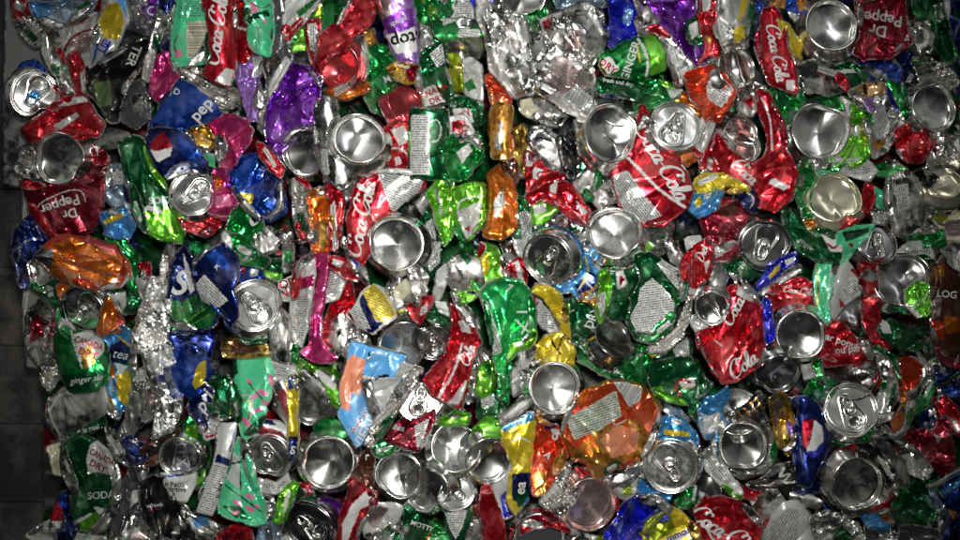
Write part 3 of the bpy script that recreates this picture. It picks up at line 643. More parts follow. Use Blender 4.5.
# ---- top, third block
can('silver can base above green foil at the top edge', base(523,-4,22,.0,.35,36), b('G','500,8 514,16 532,14 548,6 549,22 536,30 520,26 508,22',34,cr=1.3,L=[('CR',1,'536,16 540,22 536,28')]))
can('long crumpled bare silver foil can at the top middle', b('FS','478,-6 490,4 502,2 512,12 526,20 532,46 536,66 533,92 516,96 502,82 490,70 486,40 478,20',50,h=12,cr=1.5,fold=80,an=2.6))
can('dull grey oval scrap between two bright silver foil cans', b('DS','530,30 543,32 546,46 542,58 534,62 530,48',34,h=6,cr=.2))
can('large bright silver foil can with faded pink stripes and a bar code', b('FS','542,20 564,11 587,4 602,13 609,38 600,54 592,66 597,96 590,108 580,117 566,110 552,102 534,87 534,68 550,52 545,34',50,h=14,cr=1.35,fold=40,P=[('SP','543,76 562,62 590,72 590,86 562,97',28,1),('SP','562,40 582,27 584,42 570,56'),('WS','560,97 576,86 593,98 586,110',30,2),('S','576,50 594,22 603,34 592,60',-62,1),('R','542,22 549,17 552,28 545,30')],T=[('Diet',556,21,8,-18,'K','s')]))
can('royal blue foil can crushed at the top right of the striped silver foil', b('RB','608,-6 642,-6 642,30 632,40 612,50 607,44 612,18',34,cr=1.4,P=[('SB','624,8 634,10 630,26 622,24')]))
can('pale blue and silver scrap at the top edge above the striped silver foil', b('SB','552,-6 600,-6 606,6 596,8 578,2 558,8',28))
can('green ginger can with lime band and white leaf stripe', b('G','600,57 616,48 636,38 654,35 664,50 666,70 650,76 628,78 606,76 598,66',42,h=12,cr=.4,cyl=-12,P=[('LG','643,36 654,35 665,50 666,71 650,76 650,56'),('W','600,60 610,56 620,70 608,75')],L=[('W',2.6,'638,39 645,50 648,64 646,76'),('LG',1,'640,44 647,60'),('Y',1.5,'637,44 640,62'),('GD',1.6,'602,66 606,74')],T=[('GINGER',630,61,8,-72,'W','b'),('DRY',608,66,7,35,'R','b')]))
can('dark green can curving over a silver lid right of the striped foil', b('DG','596,80 612,74 634,78 644,88 642,100 628,98 612,92 600,96',40,h=7,T=[('fresh and dry',618,82,4,10,'W','b')]), lid(617,106,22,0,-.45,33,roll=20))
can('shadowed silver scrap under the striped silver foil', b('S','516,92 534,88 556,106 570,114 560,126 540,122 522,112',24,cr=1.6))
can('cream crushed paper like scrap under the long silver foil', b('CR','522,96 536,92 540,106 530,118 522,112',32,h=5,cr=1.5))
can('deep purple can crushed flat at the top right of centre', b('P','636,-6 700,-6 698,18 703,46 696,66 686,62 674,42 656,22',30,h=11,cr=1.1))
can('curling silver can wall looping beside the purple can', b('S','638,30 654,25 670,34 680,50 692,64 688,78 678,86 668,66 656,44 640,38',38,h=6,cr=.4))
can('narrow silver strip at the top left of the purple can', b('S','630,-6 642,-2 662,20 656,28 642,16',36,h=4,cr=.5))
can('small dark green and white emblem can beside the purple can', b('DG','686,24 698,16 704,30 700,46 689,42',40,h=5,P=[('W','688,26 697,20 699,34 692,40')]))
can('red and yellow can strip right of the purple can', b('R','699,-6 715,-6 713,34 723,56 717,68 700,66 702,40',36,h=7,P=[('W','702,-4 712,-4 710,10 703,12'),('GD','703,34 712,38 710,44')]))
can('tall silver can with yellow scraps near the top right', b('S','713,-6 752,-6 753,22 746,46 726,50 714,32',32,cyl=85,cr=.6,P=[('Y','733,30 743,22 745,38 735,45'),('Y','742,-4 749,-4 745,14 737,22')]))
can('dark navy scrap left of the upright red script can at the top right', b('NB','750,4 768,-4 766,26 758,42 748,34',28,P=[('B','756,6 764,2 762,12')]))
can('upright narrow red can with white script at the top right', b('R','763,8 772,6 779,11 785,33 793,72 796,93 782,90 769,83 756,44 760,24',42,h=7,cr=.5,P=[('W','786,80 795,80 795,92 786,90')],T=[('Coca-Cola',776,52,12.5,79,'W','s')]))
can('yellow strip running diagonally beside the narrow red script can', b('Y','777,18 788,24 800,44 802,60 794,54 784,36',36,h=4), b('S','784,40 794,56 804,62 804,96 796,90 790,66',28,cyl=75))
can('brown and amber scrap at the top edge above the narrow red script can', b('AM','760,-6 786,-6 784,8 770,8',26,h=5,P=[('BR','766,-4 776,-4 774,4')]))
can('blue and silver can scrap left of the top right round base', b('B','786,-6 804,-6 808,10 806,22 796,24 788,10',26,P=[('AM','796,-4 808,-4 806,12 800,14'),('S','788,12 800,14 802,24 790,22')]))
can('tilted silver base with a crease near the orange bag like can', base(737,68,22,.34,-.16,40,crease=20,dm=1.3))
can('orange red bag like can with a white small print label', b('RO','684,73 698,68 712,66 724,73 736,89 733,100 720,121 705,120 702,108 691,100 686,86',44,h=10,cr=1.2,P=[('W','706,85 716,73 734,88 722,108 708,99',30,1)]))
can('green and white crumpled can above the coffee coloured tab lid', b('G','640,78 660,80 684,90 672,100 652,112 634,110',34,cr=1.2,P=[('WS','662,82 684,90 672,100'),('DG','640,84 656,88 648,104')]))
can('orange and yellow trims around the upright silver lid', b('O','664,102 684,92 698,100 706,116 702,134 690,112',32,h=5,P=[('Y','668,100 680,98 676,104')]))
can('silver scrap with a red corner beneath the creased tilted base', b('S','738,92 750,80 766,88 762,106 752,118 740,112',26,cr=1.2,P=[('R','742,100 752,98 752,110')]))
# ---- top right
can('round silver base with a clean rim at the top right', base(832,25,26,.0,-.26,44,dm=.7))
can('shiny dark red can with upside down silver lettering at the top right', b('DR','855,-6 904,-6 908,28 913,42 892,57 866,60 852,54 860,36 858,14',38,h=13,cr=1.0,T=[('Pepper',880,19,11,188,'WS','b'),('Dr',878,31,11,190,'WS','b')]))
can('looped silver can rim right of the shiny dark red can', b('S','908,24 918,18 928,22 934,36 931,50 920,55 911,46',32,h=6,cr=.7,P=[('DB','916,30 924,30 924,44 916,44')]))
can('dark green crushed can at the far top right', b('DG','914,-6 946,-6 949,30 958,58 946,66 934,46 926,20 912,12',24,cr=1.5,P=[('S','934,4 944,2 944,20 936,22')]))
can('dark blue crushed can in the top right corner', b('NB','944,-6 964,-6 964,70 954,52 948,24',20,cr=1.4,P=[('G','952,10 958,12 956,22')]))
can('flat silver loop of can wall below the top right round base', b('S','796,64 812,60 826,64 846,82 850,92 826,94 806,92',34,h=5,cr=.6))
can('green and white striped can edge under the top right round base', b('DG','826,66 852,62 868,70 870,84 852,88 836,76',26,h=6,P=[('W','830,70 862,69 862,73 832,74')]))
can('dark blue crushed can below the shiny dark red can', b('B','858,58 890,56 900,70 898,84 868,84 862,70',22))
can('navy can scrap with a bright wire edge at the upper right', b('NB','890,56 912,52 914,80 898,82',20), b('S','912,60 930,58 950,66 960,82 950,92 920,84',26,ridge=[(80,6,1.5)],cr=.6))
can('small silver lid half hidden at the far upper right', lid(936,76,20,0,-.55,22,tab=0))
can('can with a purple blue patch and tan figures at the upper right', b('S','848,92 866,83 886,80 902,82 909,108 904,128 888,150 873,158 868,136 862,112',36,cr=1.05,P=[('WS','870,100 884,104 890,130 878,140 868,120',60,1),('TN','853,88 870,82 884,82 886,95 868,97'),('K','862,84 866,83 868,96 864,94'),('K','874,82 877,82 878,90'),('RB','884,80 903,81 908,106 900,116 888,98'),('LP','862,98 872,98 878,112 868,112',30,1),('AM','872,142 886,138 884,146 876,152'),('G','862,108 872,114 874,126 866,124')]))
can('tilted round base with a bright streak at the upper right edge', base(935,107,24,.25,.08,42,dm=.8))
can('large round silver base ringed by green at the upper right', base(821,130,28,.0,-.14,46,dm=1.,col='S'), b('G','792,112 806,100 830,96 852,100 862,118 850,160 838,170 812,168 796,150',30,h=8))
can('lime green crumpled flap right of the large ringed base', b('LG','852,104 866,120 872,144 866,162 850,168 846,154 854,130',40,h=6,cr=1.2,P=[('YG','858,120 868,130 864,150')]))
can('dark green glossy can left of the large ringed base', b('G','768,90 800,90 806,104 794,118 794,150 784,132 776,116',32,P=[('DG','774,94 790,94 788,112')]))
can('bright red crumpled scrap right of the purple blue patched can', b('R','894,131 913,123 927,133 934,146 922,161 907,163 898,150',36,h=8,cr=1.5,P=[('S','894,146 902,150 902,160')]))
can('torn silver can wall right of the bright red scrap', b('S','925,142 944,134 958,138 960,162 946,180 928,172',32,cr=1.2,P=[('DR','928,142 938,140 936,156')]))
can('small black scrap beside the torn silver wall on the right', b('K','914,172 928,167 938,178 930,187 918,185',34,h=4))
can('tilted silver ring over a yellow green can on the right edge', base(941,182,22,.1,-.55,34,ic=(.62,.60,.45,.85)), b('YG','922,200 958,200 964,214 944,224 926,214',26,h=6))
can('pale yellow can with red print on the right edge', b('CR','926,214 950,212 966,216 966,246 944,242',24,P=[('SP','944,220 962,220 962,238 946,236',0,1)]))
can('dented can base with a cream bottom beside a red rim strip', base(834,197,26,-.12,-.20,42,ic=(.62,.60,.45,.85),dm=1.5,L=.6), b('WS','810,166 836,158 866,160 876,172 870,182 850,176 822,180',36,h=5,P=[('MT','812,164 842,162 840,174 820,178',10,1),('WS','842,162 872,166 870,176 846,174',10,1)]), b('R','866,182 876,190 870,210 852,226 840,228 858,208',40,h=4))
can('green crumpled can left of the dented cream bottomed base', b('G','796,166 814,168 812,200 814,218 804,218 796,196',32))
can('narrow green strip above the smooth silver block', b('G','872,168 894,160 908,170 890,177 878,176',34,h=4,cr=.4))
can('smooth dented silver can side standing on the right', b('S','886,178 898,172 912,173 923,192 925,228 910,236 896,233 888,214',40,h=13,cr=.35,w=7,fold=80))
can('narrow mint strip left of the smooth silver block', b('MT','874,186 887,194 888,212 876,208',34,h=3), b('DS','871,210 888,212 886,228 874,232',38,h=4,P=[('WS','872,212 886,214 884,226 875,229',60,1)]))
# ---- second row, left to right
can('blue and silver crumpled can between the emblem can and the soda can', b('SB','104,170 114,164 125,164 133,196 134,222 120,216 103,198',28,cr=1.3,P=[('WS','112,172 122,170 124,184 114,184',20,1),('NB','122,184 130,190 132,206 124,200')]))
can('light blue can with a yellow bar left of the green soda can', b('LB','100,214 124,209 136,226 128,240 106,234',34,h=7,P=[('Y','103,221 121,212 124,217 105,225')]))
can('green can with soda lettering and a lime lower half on the left', b('DG','118,142 130,136 142,138 152,172 166,190 174,206 184,232 182,242 158,240 142,230 134,212 128,182',40,h=12,cr=.6,P=[('LG','134,213 148,206 164,208 176,212 184,234 182,242 158,240 142,230'),('W','134,211 148,205 160,209 164,214 148,210 136,216'),('W','142,230 146,228 148,233 144,236')],L=[('W',1,'140,236 138,228 146,224')],T=[('SODA',162,200,7,-3,'W','b')]))
can('blue can with large white letters lying under the silver ribbed wall', b('B','180,78 192,84 206,96 222,114 206,122 186,128 166,138 148,134 152,122 168,98',38,cyl=-32,cr=.35,h=8,P=[('NB','150,122 168,124 166,138 148,134')],T=[('pep',201,109,12,-48,'W','b'),('MD',174,90,6,30,'W','b')]))
can('blue can with a red and white globe emblem near the upper left', b('NB','146,132 158,127 178,130 194,144 208,162 206,172 184,172 166,178 156,166 147,150',42,cyl=-38,cr=.4,h=8,P=[('B','176,132 194,146 206,162 196,170 180,152'),('W','150,150 166,146 173,147 170,156 158,163'),('R','152,140 164,131 173,147 158,151 150,150')]), b('S','164,174 184,168 206,168 208,172 186,173 168,179',44,h=1.6,cr=.2,soft=0))
can('gold lined open can above a mint band', b('GD','180,136 190,125 208,124 217,132 216,146 208,153 190,148',36,h=7,cr=.6), b('MT','187,149 200,152 214,154 215,168 202,163',36,h=4))
can('magenta can folded downward beside the gold lined can', b('M','210,122 226,116 244,118 253,130 249,143 237,158 230,174 220,166 224,146 216,134',42,h=8,cr=1.1,P=[('CR','216,140 225,136 226,148 218,152')]))
can('magenta can with a small orange fruit under the first magenta fold', b('M','214,170 226,170 232,184 242,198 234,214 228,219 207,215 211,194',38,h=7,P=[('O','214,174 222,178 222,188 215,190'),('PK','216,196 230,194 232,206 216,208')],L=[('CR',1,'208,213 228,216 240,198')]))
can('pale silver lid without a tab above a red body on the left', lid(193,193,22,.12,-.22,44,tab=0,dm=.9,roll=-130), b('R','178,214 196,212 212,200 221,226 206,236 184,229',34))
can('glossy dark blue can with a yellow patch left of centre', b('B','226,172 240,158 256,154 270,166 280,178 286,212 270,220 256,218 240,202 230,186',38,h=12,cr=.9,P=[('Y','240,192 254,194 251,206 240,204'),('NB','256,156 282,176 286,210 268,200')]))
can('short red strip slanting across the purple foil and blue can', b('R','257,142 264,144 284,168 281,179 270,170 260,156',42,h=4))
can('green can with white script letter under the glossy dark blue can', b('G','236,202 258,206 262,232 258,262 240,262 222,250 228,222',34,h=9,cr=1.1,T=[('e',252,217,20,-20,'W','s')]))
can('round silver base half hidden beside the grey curved wall', base(304,152,24,-.2,.1,40,dm=.8))
can('grey dull can wall curving down beside the bright round base', b('DS','316,110 324,96 336,98 340,120 344,150 356,178 344,190 328,180 316,150',44,h=10,cyl=78,cr=.3))
can('bright round base with a white streak at the upper centre left', base(359,138,26,-.02,-.24,52,dm=.6,L=1.2))
can('pleated silver can column above the orange can', b('S','288,180 302,176 314,192 316,240 300,244 293,212',34,ridge=[(5,7,3)],cr=.7,fold=85))
can('orange and gold can left of the curved red script can', b('O','308,194 328,186 332,220 328,252 313,252 309,222',36,h=8,P=[('GD','320,222 326,220 326,248 318,248')]))
can('red strip with white small print right of the orange and gold can', b('R','324,178 340,182 344,206 338,254 329,248 330,210',40,h=4,P=[('W','330,206 335,200 339,248 333,252',84,1)]))
can('dark silver fold under the bright round base', b('DS','332,182 356,172 356,188 346,206 336,204',30,cr=1.2))
can('curved red can with white script and a silver print panel near the centre', b('R','354,188 364,178 378,170 396,167 412,170 425,177 424,186 413,195 400,206 388,218 376,246 362,264 350,250 348,216',42,h=9,cr=.5,P=[('WS','377,171 398,168 425,177 420,190 404,206 392,212',20,1)],L=[('W',1.1,'368,190 364,204 376,222')],T=[('Coca-Cola',361,220,16.5,-78,'W','s')]))
can('large round base beside the curved red script can', base(395,244,27,-.12,-.14,54,dm=.7))
can('dark green glossy can with a white leaf mark near the upper centre', b('G','440,142 452,136 482,136 482,160 466,178 452,182 444,166',40,cr=.8,P=[('W','456,152 468,143 473,150 462,164')]))
can('white and red ginger ale emblem scrap near the upper centre', b('W','448,118 466,116 474,132 462,142 449,140',42,h=4,P=[('R','452,122 462,120 464,128 452,132')],T=[('DRY',462,132,8,-62,'R','b')]))
can('lime green strip standing upright near the centre top', b('LG','428,194 436,184 444,170 452,173 454,210 452,236 444,246 436,220',44,h=6,cr=.7,L=[('S',3,'436,190 442,214'),('R',1.2,'449,176 450,214')]))
can('silver can neck between the print panel and the lime strip', b('S','414,202 432,186 438,196 424,214',36,h=6,cyl=-45,cr=.4))
can('lime green can with white scribbled outline near the centre', b('LG','452,190 466,184 484,182 486,222 466,242 450,218',40,h=8,P=[('WS','456,212 482,200 478,230 466,240'),('R','464,228 470,226 470,232')],L=[('W',1.5,'484,196 462,200 458,212 470,216')]))
can('dark green scrap with print left of the lime scribbled can', b('DG','424,196 438,212 442,240 430,258 420,240',28,P=[('W','426,222 434,218 436,240 428,248',70,1)]))
can('amber orange strip hanging beside the silver foil', b('RO','486,78 496,72 503,84 511,100 506,120 494,112 490,92',34,h=6,P=[('AM','494,100 508,100 504,118 496,116')]))
can('amber orange can neck above a brown fold', b('AM','492,108 512,106 510,134 509,158 492,158 490,130',42,cyl=88,cr=.5))
can('orange can with white and green leaf shapes near the centre', b('O','486,174 500,164 512,182 517,194 517,228 502,240 484,236 490,208',44,h=10,cr=.7,P=[('WS','493,202 502,187 505,204 496,220')],L=[('DG',1.1,'492,208 506,206'),('DG',1.1,'502,188 500,204')]))
can('brown crumpled scrap right of the amber can neck', b('BR','500,158 514,160 520,176 514,190 504,176',36,cr=1.3,P=[('DS','504,160 512,162 512,170')]))
can('gold crinkled scrap near the centre top', b('GD','511,130 524,124 532,150 526,178 514,174',28,cr=1.6))
can('red and white can with a grey oval hollow near the centre', b('DS','526,142 532,128 544,126 558,136 564,152 566,178 546,166',36,h=6,cr=.3), b('R','526,150 546,163 564,176 552,190 538,206 526,202',40,h=7,P=[('W','526,152 536,156 532,166 526,166'),('W','534,166 544,170 538,180 532,178')],T=[('C',540,175,7,0,'R','b')]))
can('black and silver tangled scrap left of the large tilted base', b('K','558,138 568,130 580,132 584,162 574,182 564,166',42,h=6,cr=1.2,L=[('S',1.6,'560,138 562,160 572,180'),('WS',3,'577,134 581,158')]))
can('smooth silver dome piece under the black tangled scrap', b('S','570,176 584,162 600,164 602,184 590,196 576,192',38,h=9,cr=.25))
can('large tilted round base left of the big red script can', base(611,133,28,.12,-.12,52,dm=1.3))
can('red and white torn strip above the blue topped lid', b('R','526,196 546,184 567,180 580,196 590,212 588,226 570,216 556,204 540,198 530,206',44,h=6,cr=1.1,P=[('WS','550,186 558,180 556,194 550,192'),('WS','552,200 566,206 574,216 560,208'),('WS','576,200 588,212 582,216')]))
can('lime green can bottom next to the torn red strip', b('LG','528,206 544,196 559,209 548,218 534,226',40,h=6,cr=.3), b('S','536,224 550,216 564,212 588,226 584,242 560,244 542,242',34,h=10,cr=.5))
can('green and white print strip right of the orange leaf can', b('DG','514,194 526,198 536,222 534,250 520,252 514,238',36,P=[('WS','520,212 532,210 532,240 522,240',75,1)]))
can('silver crumpled scraps under the large tilted base', b('S','584,168 604,178 622,176 620,200 600,208 584,196',32,cr=1.6))
can('big red can with large white script and a swoosh in the upper centre', b('R','641,104 652,118 668,142 687,174 692,192 686,208 664,225 644,224 628,220 618,198 611,176 600,166 616,156 632,146 638,128',44,h=13,soft=0,cr=.6,w=12,mode='cush',t=(.16,.12),P=[('WS','612,176 627,170 642,192 662,216 644,223 628,219 618,198',52,1)],L=[('W',3,'628,158 642,172 660,190 686,208')],T=[('Coca-Cola',662,161,18.5,60,'W','s')]))
can('upright silver lid with pull tab in an orange can in the upper centre', lid(676,126,25,.04,-.1,48,roll=25,dm=.6), b('O','672,148 690,150 702,140 700,158 688,166 676,160',38,h=6), b('WS','694,130 706,114 716,116 708,140 700,160 692,156',42,h=4,P=[('WS','696,132 708,118 712,122 700,156',-70,1)]))
can('red can folded around a creased base in the upper right', b('R','758,90 769,93 776,112 784,130 786,152 798,172 792,198 776,210 758,206 744,190 722,170 712,150 716,132 732,152 752,166 764,158 768,140 760,112',44,h=8,cr=.8,P=[('W','773,178 790,186 784,191 768,183')],L=[('W',2,'762,98 770,120 772,150')],T=[('Coca',744,171,13,42,'W','s')]), base(742,140,23,.22,-.05,38,crease=70,ic='S',col='R',dm=1.5))
can('red flap left of the folded red can in the upper right', b('R','698,176 704,150 714,134 722,150 724,168 708,176',36,h=6))
can('bright yellow crumpled strip in the middle of the right half', b('Y','692,184 704,176 722,174 738,180 750,190 744,195 724,190 698,192',46,h=5,cr=1.4))
can('small light blue can with a yellow spot under the yellow strip', b('LB','688,210 696,192 712,189 723,192 716,208 698,219',42,h=6,P=[('Y','694,202 700,196 702,204 697,208'),('W','704,194 712,192 710,198 704,200',0,1)]))
can('navy scrap with white letters at the end of the yellow strip', b('NB','738,194 752,188 759,200 756,214 744,207',42,h=4,L=[('W',1.5,'748,192 754,200 750,208')]))
can('dark maroon can crushed under the yellow strip', b('DR','700,222 714,206 730,198 744,204 754,218 748,238 726,248 708,238',34,h=10,cr=1.2,P=[('BR','716,206 734,200 740,212 722,218')]))
# ---- third row (y 240 to 360)
can('dull grey sheet standing behind the left edge of the cans', b((.17,.18,.17,.1),'7,-30 5,60 3,184 23,186 23,330 28,366 60,372 70,-30',-16,h=2,cr=.15,soft=0,t=(0,0),rag=.3), cat='sheet', name='grey_sheet', group=None)
can('dark blue can with a bright streak on the left edge below the emblem can', b('NB','18,226 30,214 44,220 52,240 40,262 34,284 22,288 14,270 14,246',26,P=[('B','22,240 36,236 36,248 22,256')],L=[('S',1.3,'18,262 22,244 38,238')]))
can('small silver curved scrap under the orange dented can on the left', b('S','28,264 38,258 52,272 56,286 44,294 32,286',30,h=6,cr=.5))
can('orange dented can with dirty grey creases on the left', b('O','34,256 46,246 70,236 96,238 116,246 128,262 130,276 118,288 98,290 80,286 58,278 44,266',44,h=12,cr=1.05,fold=20,an=4,mode='cush',P=[('DS','32,256 46,247 54,250 52,268 42,264'),(( .30,.12,.05,.3),'54,262 74,272 96,280 114,288 96,291 70,284'),('LR','76,236 100,240 118,248 126,258 104,250 84,242'),('WS','100,288 118,278 129,272 129,280 116,292 102,293')],L=[('DB',1.2,'60,256 80,266 104,274 128,276'),('DB',1,'84,240 106,252 122,266'),('R',1.2,'102,286 118,280 128,272')]))  # grey and brown patches and dark lines drawn into the ink along creases
can('tilted pull tab lid set in an orange can on the left', lid(83,310,23,-.18,.30,40,roll=-150,dm=1.1,mouth=0,sc='DS'), b('O','56,286 70,280 78,288 70,296 60,300',34,h=6), b('O','98,334 102,310 108,298 116,310 124,322 122,332 104,335',42,h=8,cr=.6,P=[('LR','116,310 124,320 122,332 116,328')]))
can('grey and green folded scrap right of the tilted lid on the left', b('DG','108,294 124,290 144,302 140,310 124,314 114,302',36,h=6,P=[('WS','108,294 126,292 126,306 120,316 112,306')],L=[('DG',1,'118,300 122,312')]))
can('green scrap with print between the grey sheet and the tilted lid', b('DG','40,288 56,280 62,300 54,310 44,298',34,h=5,P=[('WS','46,288 52,286 54,296 48,297',20,1)]))
can('silver and maroon crumpled can at the left edge', b('DS','28,312 40,300 56,318 54,350 40,366 28,352 26,334',28,cr=1.3,P=[('DR','30,318 42,312 44,334 30,344'),('S','34,304 56,312 52,324 40,316')]))
can('green ginger ale can with gold shield and red lettering on the left', b('G','58,308 66,314 76,330 92,334 106,344 108,366 106,384 88,392 70,392 60,372 54,340',38,h=12,cr=.45,cyl=75,P=[('W','73,334 88,330 104,338 104,352 88,368 80,360'),('GD','80,350 92,344 96,362 84,370'),('DG','62,376 105,368 105,386 70,392')],L=[('W',1.6,'71,330 74,344 82,368')],T=[('CANADA',89,343,6.5,18,'R','bc'),('DRY',88,353,7,18,'R','b'),('ginger ale',86,379,6,-8,'W','i')]))
can('blue and yellow lemon tea can near the left edge', b('LB','104,336 122,326 134,336 134,366 130,400 118,420 108,408 104,372',36,cr=.6,P=[('NB','106,348 122,340 132,350 128,366 112,362'),('O','102,362 108,358 116,370 114,378 104,370'),('Y','116,374 134,368 132,396 126,408 117,396'),('WS','114,362 128,366 120,376')],L=[('Y',2,'118,336 130,346')],T=[('tea',120,354,9,10,'W','i'),('arnold',112,384,4,84,'W','b')]))
can('long strip of bright silver crinkled foil in the left part', b('FS','150,278 162,280 158,300 162,330 172,352 182,376 182,404 172,430 152,440 158,410 150,380 142,352 132,352 134,330 142,306',44,h=9,cr=2.0,an=1.,foil=1,P=[('DS','142,350 150,352 158,380 154,400 146,384')]))
can('narrow crinkled silver rim curling down the left part', b('FS','160,262 172,236 176,240 170,276 172,310 166,340 160,320 162,290',38,h=4,cr=1.6,foil=1))
can('grey crumpled foil with a pink smear beside the lemon tea can', b('DS','134,372 150,366 162,390 156,414 140,424 126,444 118,440 128,412 134,396',38,cr=1.6,P=[('SP','148,396 158,394 158,404 150,406'),('WS','136,356 146,360 146,378 136,384',0,1)]))
can('red torn scrap beside the green soda can on the left', b('R','138,264 150,262 152,276 142,280',30,h=4), b('WS','136,278 148,280 150,298 142,302 138,290',32,h=4))
can('dark green fold between the soda can and the orange can on the left', b('G','104,234 122,236 136,252 146,280 136,296 122,276 110,256',26,P=[('DG','112,244 124,246 132,266 120,262')]))
can('blue can with a large letter S and green leaf print on the left', b('NB','168,288 172,262 184,246 194,262 198,286 214,298 224,306 214,326 192,332 166,330 164,304',40,h=10,cr=.6,P=[('G','164,298 182,302 196,294 200,306 218,308 212,326 190,330 166,330'),('DG','190,300 214,298 218,308 200,324 192,318'),('W','183,252 188,264 195,290 190,294 186,280')],T=[('S',178,282,24,2,'W','bi')],L=[('LG',1.2,'186,322 206,308'),('LG',1.2,'190,326 210,314')]))
can('blue can with a nutrition panel right of the letter S can', b('NB','194,262 208,250 222,242 238,256 238,272 232,292 238,316 230,328 222,312 204,300 196,284',46,h=9,cr=.5,cyl=42,P=[('W','196,284 204,274 228,300 218,308 202,304',42,1),('B','206,256 222,246 230,270 214,268')],L=[('S',1.8,'194,264 208,250 220,244')],T=[('K',217,267,5,40,'W','b')]))
can('dark blue open can with a silver rim below the letter S can', b('NB','164,328 190,334 214,326 216,342 208,362 184,366 170,352',32,h=6,cr=.5,L=[('S',2,'164,328 188,334 214,326'),('RB',2,'210,332 212,356')]))
can('blue and yellow lemon can with a bright flash spot on the left', b('B','172,352 188,344 206,352 212,372 206,390 192,398 180,390 174,372',36,h=11,cyl=-70,cr=.5,P=[('Y','198,364 206,360 206,378 196,390 192,384'),('NB','184,344 204,350 204,358 186,356')]))
can('green crumpled flap hanging above the tabbed lid left of centre', b('G','222,232 240,236 252,244 268,260 262,268 244,266 232,258',42,h=8,cr=1.1))
can('dark green scrap with a lime tip above the tabbed lid left of centre', b('DG','262,256 280,258 284,270 280,282 266,276',32,h=5,P=[('LG','264,270 282,274 282,280 266,277')]))
can('small blue and red can scrap behind the tabbed lid left of centre', b('B','238,268 262,264 266,276 246,284 238,280',28,h=5,P=[('R','240,268 246,268 244,276'),('WS','250,270 258,268 258,276 250,277')]))
can('round lid with a large opening and pull ring on a green can left of centre', lid(254,305,26,.12,-.26,46,roll=-40,dm=.7,L=.9,col='DG'), b('DG','236,326 252,334 270,322 274,330 264,342 246,344 236,336',40,h=8,cr=.4,T=[('it is real',256,338,5,-14,'W','b')]))
can('gold lined open can above the mint can with pink blossoms', b('GD','222,342 236,334 262,342 270,350 266,356 234,356 222,352',32,h=4,cr=.8,P=[('BR','230,340 258,346 262,354 232,354')]))
can('silver can wall curved under the green tabbed can', b('S','272,318 280,306 290,316 292,336 298,356 292,366 276,362 270,344',36,cyl=70,cr=.5))
can('white can scrap with red lettering above the silver curved wall', b('WS','280,282 298,274 304,286 298,300 284,300',36,h=4,T=[('NAL',291,291,9,-16,'R','b'),('OR',287,283,8,-16,'R','b')]))
can('small green and silver upright scrap left of the pleated column', b('S','282,232 292,230 292,270 284,272',30,h=5,P=[('G','283,252 292,250 292,262 284,262')]))
can('silver dome piece with blue stripes left of the pleated column', b('S','254,236 270,226 284,238 274,252 260,256',38,h=9,cr=.3,L=[('RB',1.5,'258,228 270,224 282,232')],P=[('WS','256,224 268,222 268,232 258,234')]))
can('magenta framed can folded around a white small print panel', b('M','294,272 298,262 312,253 331,254 331,264 327,282 322,310 321,338 330,352 338,357 330,363 312,361 300,352 311,345 312,320 315,296 319,270 306,268 299,282',46,h=6,cr=.8,w=4), b('WS','294,280 300,262 314,258 316,276 312,300 306,330 302,348 290,336 292,306',40,h=4,P=[('WS','296,296 310,292 304,344 291,334',4,1),('M','298,280 314,274 314,286 300,290')]))
can('red folded cans scrap right of the magenta framed can', b('R','326,318 336,290 342,276 352,282 356,300 350,318 344,336 330,348 320,340',34,cr=1.2,P=[('WS','322,280 334,276 338,288 322,302',-10,1)]))
can('small printed silver scrap with dark rows beside the magenta frame', b('WS','320,276 336,268 344,282 338,298 322,302',38,h=4,P=[('WS','321,278 336,270 342,282 336,297 322,300',-12,1)]))
can('red can end with a grey label above the yellow striped can', b('R','328,256 346,258 360,272 358,282 344,278 330,268',42,h=4,P=[('WS','333,258 344,262 340,268 332,264')],L=[('S',1.3,'330,268 344,278 360,282')]))
can('narrow silver and blue strip above the yellow striped can', b('S','342,236 350,244 364,268 368,284 358,278 348,260',46,h=4,P=[('RB','349,252 355,256 360,268 354,264')]))
can('silver folded can with a pale inside below the large centre base', b('S','386,290 396,274 408,268 418,262 428,278 426,296 414,310 396,314 386,304',42,h=12,cr=.9,P=[('CR','392,290 406,278 412,290 400,302')]))
can('yellow and navy striped can with small print near the centre', b('WS','348,314 356,304 362,294 374,284 384,288 396,306 396,318 386,324 372,334 358,326',46,h=8,cr=.25,cyl=52,P=[('Y','362,292 374,284 386,296 396,314 386,324 374,318',22,1),('NB','359,299 363,293 376,322 384,322 374,332 368,334'),('W','350,312 357,302 372,330 360,326',28,1)]))
can('silver scraps with torn edges beside the blue sausage can', b('S','324,346 332,322 342,312 348,322 344,346 336,358 326,356',36,cyl=80,cr=.6,L=[('DR',1.2,'328,334 340,312')]), b('S','338,332 352,324 366,332 374,348 366,362 350,360 340,352',40,cr=1.2))
can('shallow silver dome with a cream stain near the centre', base(402,346,24,-.05,.12,36,ic='S',dm=1.2), b('DR','376,326 392,318 414,318 428,330 420,332 396,326 382,334',30,h=4))
can('red corner scrap over the cream stained dome', b('R','408,306 420,298 434,296 432,304 424,316 420,324 412,318',48,h=4,cr=.5), b('Y','394,312 406,308 406,314 396,318',40,h=3,P=[('G','394,315 406,311 406,315 396,318')]))
can('silver and white narrow strip right of the red corner scrap', b('WS','434,298 438,272 446,264 448,278 440,296 436,304',42,h=4))
can('small white labelled green can above a grey lid near the centre', b('DG','424,316 430,302 446,300 454,318 452,328 436,322',40,h=6,P=[('W','434,300 446,302 452,318 438,312')]), lid(434,342,19,-.1,.3,36,roll=-20,dm=1.2,sc='DS'))
